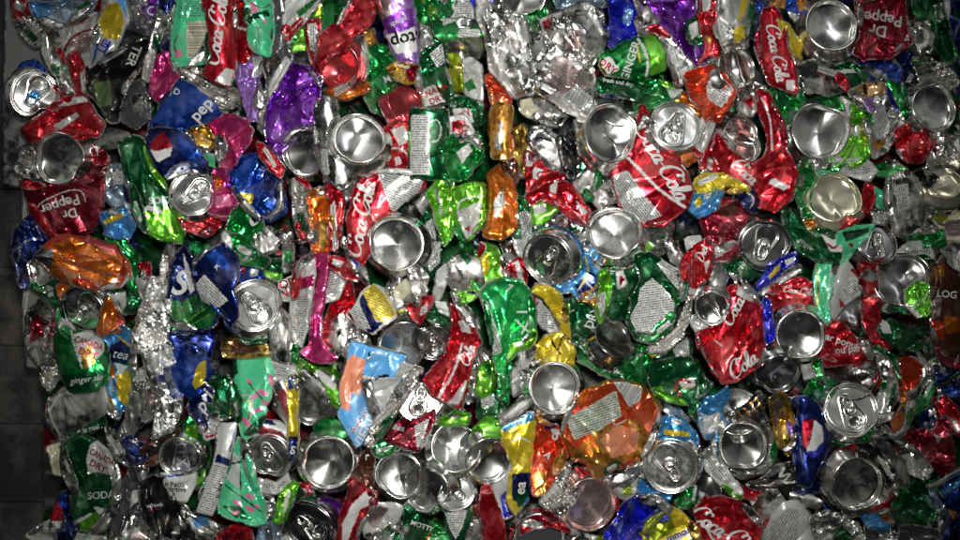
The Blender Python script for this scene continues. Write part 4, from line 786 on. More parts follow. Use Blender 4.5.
can('smooth silver can wall with a lime end near the centre', b('S','450,262 462,252 478,258 482,280 478,292 456,292 448,280',36,cyl=4,cr=.4), b('LG','450,292 462,292 478,296 470,302 456,304',38,h=4))
can('dark green scrap with pale print right of the large centre base', b('DG','422,246 434,240 442,250 440,270 430,280 422,262',34,P=[('WS','424,246 440,240 440,262 430,272',72,1)]))
can('yellow edged can scrap left of the lime lemon can', b('Y','470,260 482,256 484,284 474,282',36,h=4,P=[('WS','476,262 482,260 482,276 477,276')]))
can('red and white ribbon can with a pointed fold in the centre', b('R','450,302 458,310 466,326 476,330 480,342 470,362 466,390 460,408 448,404 432,396 424,380 432,370 446,356 452,336',48,h=9,cr=.8,P=[('WS','458,322 466,318 472,334 462,332')],L=[('W',2.6,'462,344 456,366 448,382 438,398')],T=[('Cola',468,356,10,-70,'W','s')]), b('S','450,292 462,298 476,316 480,334 470,328 460,312',42,h=4))
# tile 480
can('lime can with a lemon slice at the centre', b('LG','482,242 496,246 506,264 508,280 490,286 480,296 470,286 474,262',40,h=8,cr=.4,P=[('Y','476,258 488,254 490,268 480,284 474,276'),('R','474,238 484,240 486,252 478,258')],L=[('W',1.2,'476,240 486,246 482,258')]))
can('dark can neck with a red and white fold at the centre', b('DS','500,244 514,240 522,256 520,270 508,266',36,h=6,P=[('BR','504,246 514,244 516,258')]), b('R','508,266 520,258 528,270 526,286 516,280',40,h=5,P=[('W','514,262 519,260 524,282 518,278')]))
can('white printed strip left of the big tab lid at the centre', b('WS','514,240 534,240 536,254 526,264 518,252',38,h=4,P=[('WS','515,241 533,241 534,253 526,261',40,1)]))
can('large pull tab lid on a blue and yellow folded can', b('LB','556,230 568,236 580,246 590,256 602,270 600,300 594,306 580,300 572,290 556,294 552,280',42,h=10,cr=.9,P=[('AM','578,290 594,282 600,288 598,304 592,308 578,300'),('NB','574,286 590,272 598,276 594,288 580,294'),('S','588,248 600,262 602,272 594,266')],L=[('Y',1.8,'584,254 588,272 578,290'),('W',1.5,'578,290 590,276'),('W',1.5,'582,278 592,288')]), lid(548,260,25,-.30,.14,54,roll=35,dm=.5,L=.85,col='LB',mouth=0))
can('crushed silver can behind the blue and yellow folded can', b('S','572,232 590,236 606,252 606,270 592,262 580,248',36,cr=.8,h=8))
can('round base with a nick in its rim at the right of centre', base(614,233,26,-.06,-.18,50,dm=.8))
can('bright green can with white figures in the centre', b((.02,.42,.10,.8),'480,292 488,282 504,278 520,282 530,294 534,310 534,340 526,346 514,344 506,362 504,378 496,370 492,340 488,312',50,h=13,cr=.8,P=[('WS','479,298 488,302 500,340 502,352 494,356 486,330',66,1)],L=[('W',1.6,'517,312 530,312'),('W',2,'516,320 524,328 532,334'),('W',2,'528,322 522,334'),('S',1.6,'480,288 492,280 510,278')],T=[('7',508,288,8,12,'WS','bi')]))
can('silver panel with small print beside the yellow strip can', b('WS','534,292 546,296 556,310 562,330 552,336 536,320',38,h=6,cr=.5,P=[('WS','534,300 550,302 560,328 546,332 536,318',6,1)]), b('Y','530,292 536,284 548,286 560,294 566,314 570,344 570,360 562,358 560,330 552,308 544,298',46,h=4,cr=.8))
can('yellow crumpled can end below the silver printed panel', b('Y','534,348 546,336 562,334 574,346 574,366 566,370 548,360 536,358',44,h=6,cr=1.2,L=[('K',1.6,'552,342 560,354'),('K',1.6,'562,338 558,350')]))
can('dark green can with a lime rim and a red white emblem right of centre', b('DG','602,276 612,262 624,258 640,262 642,290 636,310 614,322 602,312',34,h=9,P=[('W','615,270 622,266 628,284 618,290'),('R','620,275 626,280 620,286')]), b('LG','600,272 608,268 612,284 610,304 600,324 596,310 598,290',44,h=5,P=[('WS','598,294 606,292 604,312 600,318',80,1)]))
can('dark green crushed can under the yellow pointed can', b('DG','564,300 576,296 596,306 594,330 600,344 584,348 572,332',30,L=[('WS',1.5,'566,314 574,310')],T=[('DRY',592,318,8,-70,'W','b')]))
can('green can with an oval silver hollow right of centre', base(616,338,21,.25,-.5,42,ic='DS',tab=0), b('G','574,334 590,344 606,356 628,360 642,354 642,384 620,380 596,372 580,360 572,346',40,h=9,cr=.9,L=[('W',1.6,'580,346 590,358'),('S',1.6,'598,348 618,360 640,354')],T=[('Sprite',612,370,7,28,'W','bi')]))
can('big dark green crushed can with two white print panels right of centre', b('DG','634,256 650,252 664,262 676,270 688,282 684,298 676,304 670,330 654,344 636,338 626,320 632,296 640,280',48,h=12,cr=.9,P=[('W','640,288 652,278 664,288 674,302 674,318 662,330 648,342 636,332 630,318 638,302',-8,1),('W','657,264 664,258 688,272 686,282 678,290',30,1)]))
can('silver rim rings curving under the big dark green can', b('S','648,346 662,340 676,328 686,306 690,296 690,316 682,338 664,350 650,352',46,h=4,cr=.3,ridge=[(50,4,1.4)]), b('YG','648,354 668,346 676,344 664,354 652,358',38,h=3))
can('dark green and white printed scraps under the rim rings', b('DG','650,356 672,350 688,338 692,356 690,372 668,360',30,P=[('WS','672,346 688,338 690,358 676,358',80,1)]))
# tile 640
can('silver lid edge above the big dark green can', base(652,240,20,-.1,.45,38,dm=1.5), b('S','662,240 674,242 686,260 684,270 672,262',44,h=5,cr=.4))
can('lime green scrap beside the silver lid edge right of centre', b('LG','636,244 648,240 656,246 646,254 638,258',42,h=5))
can('red crumpled can with a white band right of the big green can', b('R','684,256 694,246 706,238 712,252 712,268 704,284 698,298 688,300 684,284',48,h=9,cr=.9,P=[('W','682,284 697,290 696,296 684,292'),('WS','704,262 710,260 706,274')],T=[('Diet',702,254,9,-70,'W','s')]))
can('pale folded strip at the top of the red crumpled can right of centre', b('WS','684,238 700,236 702,246 688,256',46,h=3))
can('maroon can with a small nutrition box right of centre', b('DR','710,244 724,236 744,238 746,250 728,262 712,262',40,h=6,P=[('W','714,244 728,238 730,250 716,258',-14,1)],L=[('S',1.2,'714,262 730,260 746,250')]))
can('dark green can edge under the maroon can right of centre', b('DG','716,264 732,260 748,252 752,270 762,276 752,280 736,276',34,h=5,T=[('ginger',742,264,5,-60,'WS','i')]))
can('tab lid above the blue and yellow edged can on the right', lid(765,245,25,.02,.2,44,roll=-160,dm=.8,mouth=0,sc='DS'))
can('two crossed silver can walls above the large red crushed can', b('S','710,280 716,266 724,268 728,278 722,290 712,290',50,h=6,cr=.5,cyl=60), base(712,308,17,-.2,.2,52,dm=1.6,L=.5,crease=30), b('S','728,272 742,276 754,290 760,304 750,296 738,288',44,h=6,cr=.7))
can('blue and yellow edged can rim curving under the tab lid on the right', b('RB','756,284 764,274 780,260 796,252 798,262 782,272 768,284 758,290',44,h=4,P=[('Y','768,276 780,262 780,270 770,279'),('W','784,260 796,256 794,262 786,266')]), b('S','756,292 768,284 784,272 800,264 802,270 780,284 762,296',40,h=4,cr=.3))
can('large red crushed can with white script at the right of centre', b('R','726,290 738,284 748,294 760,304 764,320 764,342 768,356 758,368 740,378 722,384 710,366 698,346 696,334 718,326 724,306',46,h=13,cr=1.1,P=[('WS','738,286 748,288 746,300 736,294'),('WS','744,292 756,292 754,302 746,300')],T=[('Coca',733,312,13,-62,'W','s'),('Cola',742,366,15,-38,'W','s')],L=[('W',1.4,'714,340 722,346'),('S',1.6,'698,336 704,354 720,382')]))
can('red silver edged scrap with a white label left of the large red crushed can', b('WS','688,318 700,310 708,328 696,332',42,h=3,P=[('WS','690,316 700,312 704,324 696,328',30,1)]), b('R','690,298 706,290 716,300 700,312',36,h=5))
can('blue vertical strip between two red cans on the right', b('RB','763,298 770,300 772,320 774,340 766,344 764,322',48,h=4,cr=1.4))
can('red can interior with small white script on the right', b('R','766,296 780,284 800,278 812,284 814,304 800,312 784,320 772,326',36,h=8,cr=.5,T=[('Coca-Cola',798,291,6.5,8,'W','s'),('9',783,309,7,-30,'W','b')]))
can('round clean base with broad shoulders on the right', base(801,335,24,.0,.04,52,dm=.4))
# tile 800
can('green can with a red and white emblem above the mint strip on the right', b('DG','780,206 796,212 812,226 832,232 842,246 836,262 812,262 796,248 784,232',40,h=9,cr=.8,P=[('W','818,228 828,224 842,238 844,252 830,252')],L=[('R',2,'828,244 834,248 840,242')],T=[('ginger',806,244,5,40,'WS','i')]))
can('amber corner scrap above the green emblem can on the right', b('AM','802,220 812,218 818,226 810,234',44,h=3))
can('mint and black printed scrap beside the red and white emblem on the right', b('MT','838,234 856,226 876,224 868,236 856,246 846,262 836,264',44,h=6,P=[('DG','842,232 870,228 868,234 846,242',-14,1)],L=[('DR',3,'850,244 852,246')]))
can('tall mint strip with a gold edge on the right', b('MT','816,264 828,262 834,276 830,300 830,322 824,326 816,312 814,286',44,h=5,cr=.5,L=[('GD',1.8,'816,264 818,290 816,312'),('WS',1.4,'832,264 828,300 834,320')]))
can('white and red recycling panel can on the right', b('WS','834,268 848,262 856,272 864,284 860,294 844,304 834,318 828,306 836,290',42,h=6,cr=.4,P=[('W','840,290 852,276 864,284 860,292 848,302',40,1),('R','839,298 846,306 840,308'),('R','850,270 856,266 862,282')]), base(854,312,20,-.1,-.35,36,ic='DS'))
can('dark grey lid above a red neck on the right', lid(877,243,20,-.05,-.25,42,sc='DS',ic='DS',roll=10), b('R','858,262 872,264 884,258 890,266 878,276 876,292 866,296 862,284',44,h=8,cr=.7), b('R','864,296 872,300 878,312 884,330 896,342 888,352 870,340 864,320',38,h=7))
can('printed silver strips beside the red neck on the right', b('WS','876,266 890,260 892,278 880,288',42,h=4,P=[('WS','877,267 890,262 891,277 881,286',80,1)]), b('WS','894,252 908,244 930,246 934,258 916,258 900,264',34,h=5,P=[('WS','895,252 930,247 932,256 902,262',86,1)]))
can('open grey can ring bent like a crescent on the right', base(903,280,28,-.18,-.22,46,ic='DS',sc='S',dm=2.,L=.6))
can('lime print scrap inside the bent grey ring on the right', b('LG','904,290 918,282 930,286 930,314 918,318 906,306',52,h=5,cr=.8,P=[('WS','900,300 912,306 922,316 914,322 902,312')],L=[('DG',1.2,'914,290 920,306'),('DG',1.2,'922,286 918,300')]))
can('dark green can with a looping silver edge under the grey crescent ring', b('DG','876,322 892,318 908,332 926,328 928,342 916,352 896,348 882,336',36,P=[('WS','878,318 888,322 892,334 882,332')],L=[('S',1.6,'874,326 886,344 900,350 920,346 928,326')]))
can('red crumpled can with small white lettering beside the clean round base', b('R','826,330 834,320 844,326 856,338 868,342 872,360 856,366 830,362 816,358',42,h=9,cr=1.,P=[('WS','852,330 866,326 866,344 858,342')],T=[('ar popul',842,341,7,18,'W','b'),('ou par',848,349,7,-6,'W','b')]))
can('brown and red can with blocky lettering at the right edge', b('BR','930,264 942,258 952,270 966,280 966,360 944,354 928,330 932,300',40,h=10,cyl=88,cr=.8,P=[('RO','930,320 944,322 944,340 930,336'),('O','944,316 960,318 960,332 946,334'),('SP','932,300 942,298 940,316 932,320'),('AM','932,268 944,264 944,276 934,280')],T=[('LOG',947,294,7,6,'W','b')]))
can('dark silver dome piece at the right edge above the brown can', b('DS','942,250 952,244 966,246 966,288 952,278',36,h=9,cr=.4))
can('green crushed can above the brown can at the right', b('G','908,258 924,256 936,262 932,276 918,272',36,h=6))
can('green crumpled can at the upper right under the smooth silver block', b('G','896,234 912,236 928,228 944,232 946,246 930,248 908,244',32))
# ---- lower left
can('green can with a plain silver midsection at the lower left edge', b('S','50,400 66,388 84,390 104,384 108,402 104,414 84,424 66,440 54,434 46,420',36,h=10,cyl=-18,cr=.5,L=[('WS',2,'60,394 50,412 60,436'),('DS',1.5,'66,394 56,414 66,438')]), b('DG','66,434 84,424 104,410 106,424 90,434 70,440',40,h=6,cr=.4,T=[('it is real',88,429,5,-16,'W','b')]))
can('small silver scraps hanging at the lower left edge', b('S','40,366 54,360 60,378 50,392 42,384',26,cr=1.4,P=[('CR','42,374 56,370 52,380')]))
can('pale yellowish scrap at the lower left edge', b('CR','48,448 60,444 70,464 68,476 54,474',24,h=4))
can('green ginger ale can with emblem and soda lettering at the lower left', b('DG','62,444 80,434 94,438 106,448 116,462 118,478 122,484 120,502 108,520 104,532 78,530 70,512 76,492 64,470',40,h=13,cr=.7,P=[('WS','90,444 98,440 110,450 116,468 112,476 98,472 88,474 86,460'),('LG','80,522 100,508 106,530 80,532'),('LG','116,480 122,486 120,502 108,514 110,500'),('WS','68,524 92,512 93,514 74,526'),('WS','93,506 104,508 104,514 98,514')],T=[('CANADA',102,457,6,28,'R','bc'),('DRY',98,466,6.5,28,'R','b'),('SODA',101,495,7,-4,'WS','b')]))
can('small blue and red emblem scrap at the lower left corner', b('NB','58,498 66,492 72,510 76,530 70,544 58,544 50,524',34,h=6,P=[('R','52,508 58,502 63,512 62,520 50,522'),('W','50,522 62,521 60,529 54,528'),('B','60,494 68,496 66,508 60,508')]))
can('white pointed scrap at the lower left corner', b('W','26,536 50,520 58,532 70,536 66,546 40,546',28,h=4), b('WS','66,534 84,530 104,534 108,546 68,546',30,h=4))
can('dark blue silver scrap under the lemon tea can', b('NB','116,422 130,434 144,444 146,458 136,464 120,452',34,h=6,P=[('S','128,440 140,438 138,446'),('B','124,446 144,450 136,454')]), b('S','104,426 114,430 122,450 130,468 118,462 108,446',32,h=5))
can('black crumpled foil wedge at the lower left', b('DB','118,486 132,466 146,460 148,480 136,500 120,544 108,544 112,516',34,cr=1.6))
can('grey silver can end at the bottom left of the black can', b('DS','120,544 124,520 136,504 148,514 152,530 158,544',38,h=9,cr=.5,P=[('SP','128,534 148,532 146,542')]))
can('black can with two small lines of lettering at the lower left', b('K','138,486 152,476 166,478 176,500 190,532 206,546 160,546 148,520 140,506',44,h=9,cr=1.0,T=[('strawb',155,505,4,-6,'WS','b')],L=[('M',1,'150,510 160,509')]))
can('dark grey open can with a brown interior at the lower left', b('BR','140,452 156,436 178,428 184,442 166,456 152,466 144,464',34,h=5,cr=1.2,P=[('K','144,450 170,434 168,446 150,458')]))
can('white and silver can with black nutrition words at the lower left', b('W','160,474 176,474 196,468 196,484 186,500 172,498',36,h=6,cr=.3,cyl=80,L=[('B',2,'160,476 180,475 197,468')],T=[('n Facts',175,484,5,2,'K','b'),('utritive',176,489,5,2,'K','b')]), lid(180,457,21,-.05,.28,42,tab=0,mouth=0,dm=1.6))
can('green narrow scraps behind the white nutrition can', b('G','184,424 196,410 206,424 210,450 204,484 196,490 196,460 188,440',32,P=[('LG','186,426 198,424 198,438 188,440')]))
can('dark green crushed can beside the mint can with blossoms', b('DG','212,376 228,374 240,392 240,414 224,420 208,414 206,394',40,cr=1.,P=[('MT','218,392 224,390 226,402 220,400')],L=[('Y',1.3,'232,396 230,414')]))
can('navy scrap with large slanting white letters at the lower left', b('NB','190,398 206,382 214,390 210,414 204,432 194,420 188,408',42,h=5,T=[('pri',203,402,13,-62,'W','bi')]))
can('white can rim with a red band above the narrow white can', b('WS','198,420 206,416 220,422 220,436 206,438',42,h=4,L=[('R',2.4,'206,437 220,434')]))
can('narrow white folded can with blue band and black print at the lower left', b('WS','220,424 236,424 234,438 230,456 226,474 218,498 212,516 196,512 204,490 214,464 218,444',50,h=7,cr=.5,cyl=-72,P=[('W','214,462 228,466 222,490 212,514 198,508 206,488',14,1),('NB','217,454 231,460 229,466 215,462')],L=[('B',1,'234,432 230,452')]))
can('mint can with pink blossoms and a white frame left of centre', b('MT','234,358 250,355 268,354 272,368 272,392 264,416 254,432 246,438 240,426 238,400 232,376',44,h=11,cr=.25,P=[('DG','222,360 236,358 238,372 230,382 222,376'),('MT','238,360 262,356 264,372 240,376')],L=[('K',1.3,'248,382 256,392 268,406'),('WS',2,'240,396 250,396 252,410 246,430'),('GD',1.2,'238,400 250,402 248,420'),('PK',3.5,'248,380 250,382'),('PK',5,'260,392 266,394'),('PK',4,'252,398 256,396'),('PK',4,'270,376 272,384'),('PK',4,'254,412 262,408'),('PK',4,'264,402 268,404'),('PK',5,'244,420 248,424'),('PK',5,'250,432 254,426')]), b('GD','222,352 244,354 272,352 272,356 244,359 224,357',46,h=2,cr=.2))
can('mint can with pink blossoms and black twigs at the bottom left', b('MT','238,436 246,440 250,460 256,484 264,506 266,522 256,526 236,520 218,512 218,500 224,482 232,462 234,446',46,h=9,cr=.5,P=[('WS','232,452 239,456 241,486 237,488 226,478 232,466'),('DG','222,506 240,506 252,520 236,518')],L=[('K',1.6,'228,464 240,462 248,458'),('K',1.2,'224,484 240,496 262,512'),('K',2,'243,470 252,468'),('PK',5,'236,502 240,504'),('PK',5,'248,496 252,497'),('PK',5,'248,508 252,510'),('PK',3,'256,506 258,506'),('PK',3,'234,514 238,512'),('K',1.2,'240,472 241,490')]))
can('silver can with blue and dark blue trims behind the mint blossom cans', b('S','178,502 196,512 214,520 230,530 210,540 190,536 180,520',36,h=7,P=[('LB','192,520 206,514 210,524 196,528'),('W','208,520 216,522 212,530')]))
can('bottom left red can end seen from above', b('R','218,534 234,526 250,528 254,546 216,546',38,h=8,P=[('DR','224,536 244,532 248,546 222,546')]))
can('grey can with a red banded neck and a pull tab left of centre', b('WS','250,430 262,420 280,422 288,430 286,440 268,436 252,436',40,h=6,cr=.3,cyl=14,P=[('DR','252,432 262,426 282,432 287,440 268,436'),('NB','262,420 272,420 276,425 264,424')]), lid(269,457,22,.02,.16,48,roll=-25,mouth=0,L=.9,col='WS'), b('WS','258,478 276,484 288,474 290,482 276,494 260,492',38,h=5,P=[('WS','260,480 276,485 287,476 286,484 276,491 262,488',-8,1)]))
can('silver can edge with red and white small checks left of centre', b('S','270,386 284,380 294,392 300,420 296,436 284,420 274,410',38,cyl=62,cr=.4,P=[('LR','276,392 292,384 294,404 286,418',-28,1)]))
can('white can scrap with slanting words under the curved silver wall', b('WS','270,362 284,366 294,366 298,374 282,384 272,378',42,h=4,P=[('WS','271,364 292,368 290,376 274,378',20,1)]))
can('narrow yellow and navy strip standing left of centre', b('Y','288,376 296,374 298,392 296,414 298,440 292,462 288,446 290,414 288,396',48,h=4,cr=.5,P=[('B','288,376 297,374 297,388 288,389'),('NB','288,436 298,436 296,462 288,462')],T=[('S',293,450,8,10,'W','b')]))
can('large silver can end with a lime outer wall left of centre', base(312,404,27,-.15,.35,34,dm=1.6,L=.8,col='LG'), b('LG','296,356 312,366 330,378 340,398 338,408 326,398 312,386 298,376',42,h=5,cr=.6), b('S','298,362 310,372 324,388 328,404 318,398 304,384',46,h=4,cyl=40,cr=.3))
can('dark printed scrap above the lime walled can end', b('K','324,362 336,360 342,372 336,380 328,374',30,h=4,P=[('WS','328,362 336,364 336,374 330,372',40,1)]))
can('large round bright base left of the sausage can', base(328,463,26,.05,-.02,54,dm=.7,L=1.,col='DS'), b('G','314,424 330,418 346,424 350,436 330,436 314,436',42,h=8,cr=.4,cyl=4))
can('lime green strip with a white oval under the mint blossom cans', b('LG','274,522 280,494 292,480 298,484 290,506 284,524',40,h=6,P=[('W','284,500 291,488 288,506 283,518')]), b('DG','288,506 298,484 304,490 302,512 290,520',36,h=6))
can('silver crumbs between the red banded can and the lime strip', b('S','258,492 272,494 278,508 270,522 262,514',32,cr=1.6))
can('small red and white scrap left of the large round bright base', b('R','298,482 308,484 316,500 308,500',38,h=4,P=[('W','300,488 306,488 308,494')]), b('DG','302,500 314,496 320,510 308,520 300,514',36,h=5,T=[('AIN',306,507,6,-60,'W','b')]))
can('blue grey fabric like crushed can at the bottom left of centre', b('SB','256,546 260,524 270,520 280,530 282,546',38,cr=1.2,P=[('DB','264,528 272,526 274,546 266,546')]))
can('silver pleated can wall at the bottom left of centre', b('S','276,546 278,526 288,520 292,546',40,ridge=[(0,6,1.5)],cr=.4))
can('dark lid with a pull tab in a purple can at the bottom', b('P','318,500 330,498 344,506 344,524 336,540 326,520',38,h=7,cr=.3), lid(308,525,25,-.25,.1,44,sc='DS',ic='DS',roll=-50,dm=.9))
# ---- bottom centre left
can('light blue sausage can with printed sausages and white letters', b('SK','352,341 366,346 384,350 406,356 402,372 397,380 384,374 370,378 361,374 376,402 379,416 368,438 357,446 348,432 340,416 340,394 345,368',50,h=5,soft=0,cr=.5,rag=.6,t=(-.1,.05),P=[((.62,.22,.12,.1),'351,354 366,360 362,376 352,374 350,410 341,408 338,386 344,368'),((.55,.20,.11,.1),'352,372 362,376 360,396 350,392'),('NB','377,376 388,374 387,382 376,382'),('NB','366,396 372,390 374,408 366,402'),('K','367,354 370,352 370,357')],L=[((.45,.10,.08,.1),1,'351,374 352,396'),('DR',1.5,'353,432 366,414')],T=[('VIENNA',369,424,11,-62,'W','b'),('Sausage',358,420,9,-62,'W','c')]))
can('pale silver torn flap and folded rim beside the sausage can', b('WS','362,376 380,380 396,380 402,362 414,366 402,386 390,402 380,420 378,404 370,390',46,h=5,cr=.6), b('S','364,444 376,420 392,398 404,376 414,366 422,370 414,388 398,410 382,430 372,446',54,h=6,cr=.6,ridge=[(42,4.5,2)],fold=-55,an=4))
can('maroon can with a nutrition label under a grey tab lid near the centre', lid(420,398,22,.05,-.32,38,roll=10,dm=1.1,L=.6), b('DR','382,438 398,420 416,420 434,410 432,424 420,442 418,450 400,446 388,442',44,h=7,cr=.9,P=[('W','414,426 430,418 424,434 420,446 417,448',-12,1)],T=[('dies',398,427,6,14,'WS','b')]))
can('white printed corner beside the maroon can near the centre', b('WS','424,426 434,420 428,444 418,450',42,h=3,P=[('WS','424,427 433,422 427,443 420,447',-14,1)]))
can('silver tangle with a small red spot under the red ribbon can', b('S','434,402 452,404 466,410 460,424 444,420 436,432 430,418',34,cr=1.6))
can('dark silver lid half hidden right of the red ribbon can', lid(474,366,16,-.1,.1,34,mouth=0), b('DS','462,372 478,376 482,396 468,404 462,390',30))
can('silver base with a green tint under a green rim near the bottom centre', base(399,475,23,.02,-.22,46,dm=1.,L=.9), b('G','372,444 384,438 404,444 398,450 380,458 374,456',42,h=5,cr=.4,T=[('ginger',384,448,5,-12,'WS','b')]))
can('dark maroon narrow can between two round bases near the bottom', b('BR','356,476 360,454 368,448 374,460 372,490 364,488',46,h=5,T=[('r',367,456,8,0,'WS','b')]))
can('red and white ribbon can leaning at the bottom left of centre', b('R','350,478 360,482 378,494 376,506 362,520 356,546 336,546 342,514 348,492',50,h=8,cr=.6,P=[('W','368,488 377,494 375,502 360,510 348,540 342,544 342,524 352,504'),('LR','352,480 364,488 350,500 346,512')]))
can('clear silver square flap at the bottom centre left', b('WS','362,516 376,502 392,504 402,508 396,520 374,538 364,536',44,h=4,cr=.4,P=[('SP','364,518 378,506 390,508 374,530')]), b('S','374,538 396,518 406,526 404,546 372,546',40,cr=1.2,h=7))
can('tall silver round end leaning over the green can near the bottom', base(426,490,23,-.42,.1,50,dm=1.1,L=.8,col='DG'))
can('dark green can body under the tall leaning round end', b('DG','406,502 424,520 434,526 430,546 404,546',42,h=9,cr=.4,T=[('MOTTE',422,526,5,20,'W','b')]))
can('round base with a lime green wall near the bottom centre', base(456,447,24,.1,-.22,48,dm=.7,L=.9,col='S'), b('LG','438,422 452,412 470,414 468,424 450,428',42,h=6,cr=.3))
can('small green tab top can with red and gold emblem near the bottom centre', b('DG','426,478 440,472 452,480 448,502 436,512 428,496',42,cr=.9,P=[('GD','428,480 440,478 443,486 430,488'),('R','432,468 440,464 444,478 432,480')],L=[('W',1,'432,466 434,478')]), b('DG','442,502 456,502 472,500 472,512 466,530 458,544 450,534 444,516',46,h=7,cr=.4,cyl=85,P=[('W','444,510 468,508 462,528 456,540 450,530',0,1)]), lid(456,493,17,-.15,-.35,52,roll=120))
can('green and lime scraps with a red letter at the bottom edge of the centre', b('G','406,546 420,536 436,524 450,534 452,546',38,h=5,P=[('WS','408,546 418,534 426,546')],L=[('R',2,'420,534 424,542 430,534')]))
can('large silver base pressed against the lime topped lid at the bottom centre', base(489,461,23,.1,.1,50,dm=.8,mouth=0), b('LG','470,436 478,424 486,416 498,422 502,440 486,442 474,446',46,h=7,cr=.3,cyl=-20))
can('red white crushed can with an orange twist at the bottom centre', b('RO','468,496 476,488 482,500 478,516 474,508',46,h=4), b('S','464,520 474,506 482,526 484,546 468,546',40,cr=1.))
can('glossy red narrow can at the bottom centre', b('R','482,488 490,484 498,508 506,540 500,546 484,546 480,512',48,h=8,cyl=78,cr=.4))
can('white and blue curved can wall right of the glossy red can', b('WS','494,476 506,464 510,448 512,470 508,492 512,516 504,520 496,496',42,h=6,cr=.3,P=[('RB','500,496 510,488 512,516 504,518')],L=[('W',1,'504,500 508,512')]))
can('lime and green crumpled can left of the bright centre base', b('LG','480,366 490,360 498,372 494,388 484,400 476,392',40,P=[('G','484,364 492,364 490,380')]), b('DG','480,400 494,386 504,398 504,420 488,424 478,416',36,cr=1.2))
can('green narrow fold under the bright green can in the centre', b('G','492,352 504,356 514,366 510,384 508,404 500,394 496,372',48,h=6,cr=.5))
can('silver bent walls left of the bright centre base', b('S','512,376 520,350 530,340 536,348 528,366 522,390 514,396',44,h=6,cr=.6,cyl=-65), b('S','500,416 512,406 530,390 534,398 524,412 504,424',46,h=6,cyl=-38,cr=.3))
can('silver and dark folds above the bright centre base', b('S','532,362 548,358 568,368 566,376 548,372 534,378',42,h=4,ridge=[(80,5,1.2)],cr=.5), b('DG','520,372 534,360 532,384 524,392',34,h=5))
can('very bright round base in the lower centre', base(555,388,25,.02,-.12,56,dm=.5,L=1.3,col='S'))
can('blue and yellow lemon can with white capacity print in the lower centre', b('Y','502,430 516,422 532,412 536,424 532,450 528,480 528,500 516,516 508,500 512,464 504,446',50,h=7,cr=.6,P=[('LB','500,426 532,410 535,420 520,424 504,432'),('NB','512,474 530,472 534,492 526,506 512,500'),('DG','514,492 526,488 530,502 518,508'),('LB','526,498 534,494 532,506 522,510')],L=[('WS',1.4,'510,442 520,438 530,442')],T=[('341 ml',511,424,5,166,'W','b'),('ea',520,488,10,-84,'W','b')]))
can('orange red crumpled can left of the big orange bag like can', b('RO','534,414 542,420 556,426 564,434 566,456 556,476 546,494 534,494 530,470 530,440',46,h=8,cr=1.2,P=[('AM','532,474 546,470 546,492 536,496'),('WS','550,428 560,430 558,436 552,434'),('NB','544,426 558,424 556,428 546,430')],T=[('S',557,436,10,60,'W','b'),('A',548,455,7,40,'W','b')]))
can('big orange and amber bag like can with a grey print panel in the lower centre', b('AM','562,424 566,408 576,396 594,388 608,380 620,380 640,384 652,396 660,408 662,424 656,444 646,456 632,462 614,468 602,478 594,476 586,464 572,458 564,442',54,h=13,cr=1.4,foil=1,fold=60,P=[('AM','560,420 600,470 650,440 600,420'),((.66,.26,.14,.5),'636,388 652,396 660,410 660,430 644,422 636,404'),((.66,.26,.14,.5),'600,440 618,424 640,432 636,452 612,458'),((.55,.07,.02,.75),'562,424 566,408 594,388 620,380 652,396 662,424 654,440 636,418 616,424 590,432 578,450 568,446'),((.36,.40,.32,.1),'566,418 590,406 616,390 622,416 596,432 574,440',-18,1),('WS','614,382 626,382 642,388 640,400 630,408',30,2),('DG','604,468 616,460 622,462 614,474 604,478'),('WS','606,468 615,463 618,466 610,474'),('R','620,464 632,460 636,466 626,470')],L=[('WS',1.4,'612,404 614,424 626,420')]))
can('blue can with a yellow stripe around a tab lid at the lower right of centre', b('LB','660,420 672,416 684,420 696,432 700,456 696,478 690,488 684,450 672,438 660,438',44,h=8,cr=.8,P=[('Y','664,429 690,432 690,437 664,435'),('W','672,418 682,420 680,425 672,424',20,1)]), b('LB','640,478 652,492 672,494 670,500 652,500 638,492',36,h=5), lid(670,466,26,-.08,.08,52,roll=150,dm=.5,L=1.,col='LB',mouth=0))
can('silver pleated neck with red flecks in the lower centre', b('S','560,464 570,462 576,478 574,502 562,512 548,510 540,502 550,490',46,ridge=[(140,5,1.8)],cr=.6), b('S','542,506 560,506 576,506 580,528 570,538 556,524 544,516',42,cr=1.3))
can('oval silver lid with a reddish reflection in a red can at the bottom', base(590,506,27,.32,.05,44,ic='SP',dm=1.,L=.6,col='R'), b('R','576,466 590,474 606,484 618,500 620,512 614,506 598,488 580,478',42,h=6,cr=.6))  # pinkish dome colour holds a painted red reflection
can('open can end showing its dark inside with a red crumpled edge at the bottom', base(540,541,27,.02,.12,46,ic='DB',sc='S',dm=.8,L=.6), b('R','522,520 530,510 542,508 552,516 564,522 570,532 552,526 534,528 520,536',48,h=6,cr=1.))  # closed dome inked near black to stand for the shade inside
can('grey scrap under the green tip of the orange bag like can', b('DS','604,478 622,470 640,460 640,474 626,486 612,484',40,h=7,cr=.8), b('WS','616,486 630,480 640,470 642,486 628,500 618,496',32,h=4,P=[('YG','622,486 632,484 632,494 624,496',0,1)]))
can('royal blue crinkled foil can at the bottom right of centre', b('RB','604,532 616,518 624,504 640,496 660,498 674,508 668,520 650,524 646,546 604,546',48,h=10,cr=1.5,P=[('SB','612,524 624,520 620,534'),('NB','646,506 664,504 660,514')]))
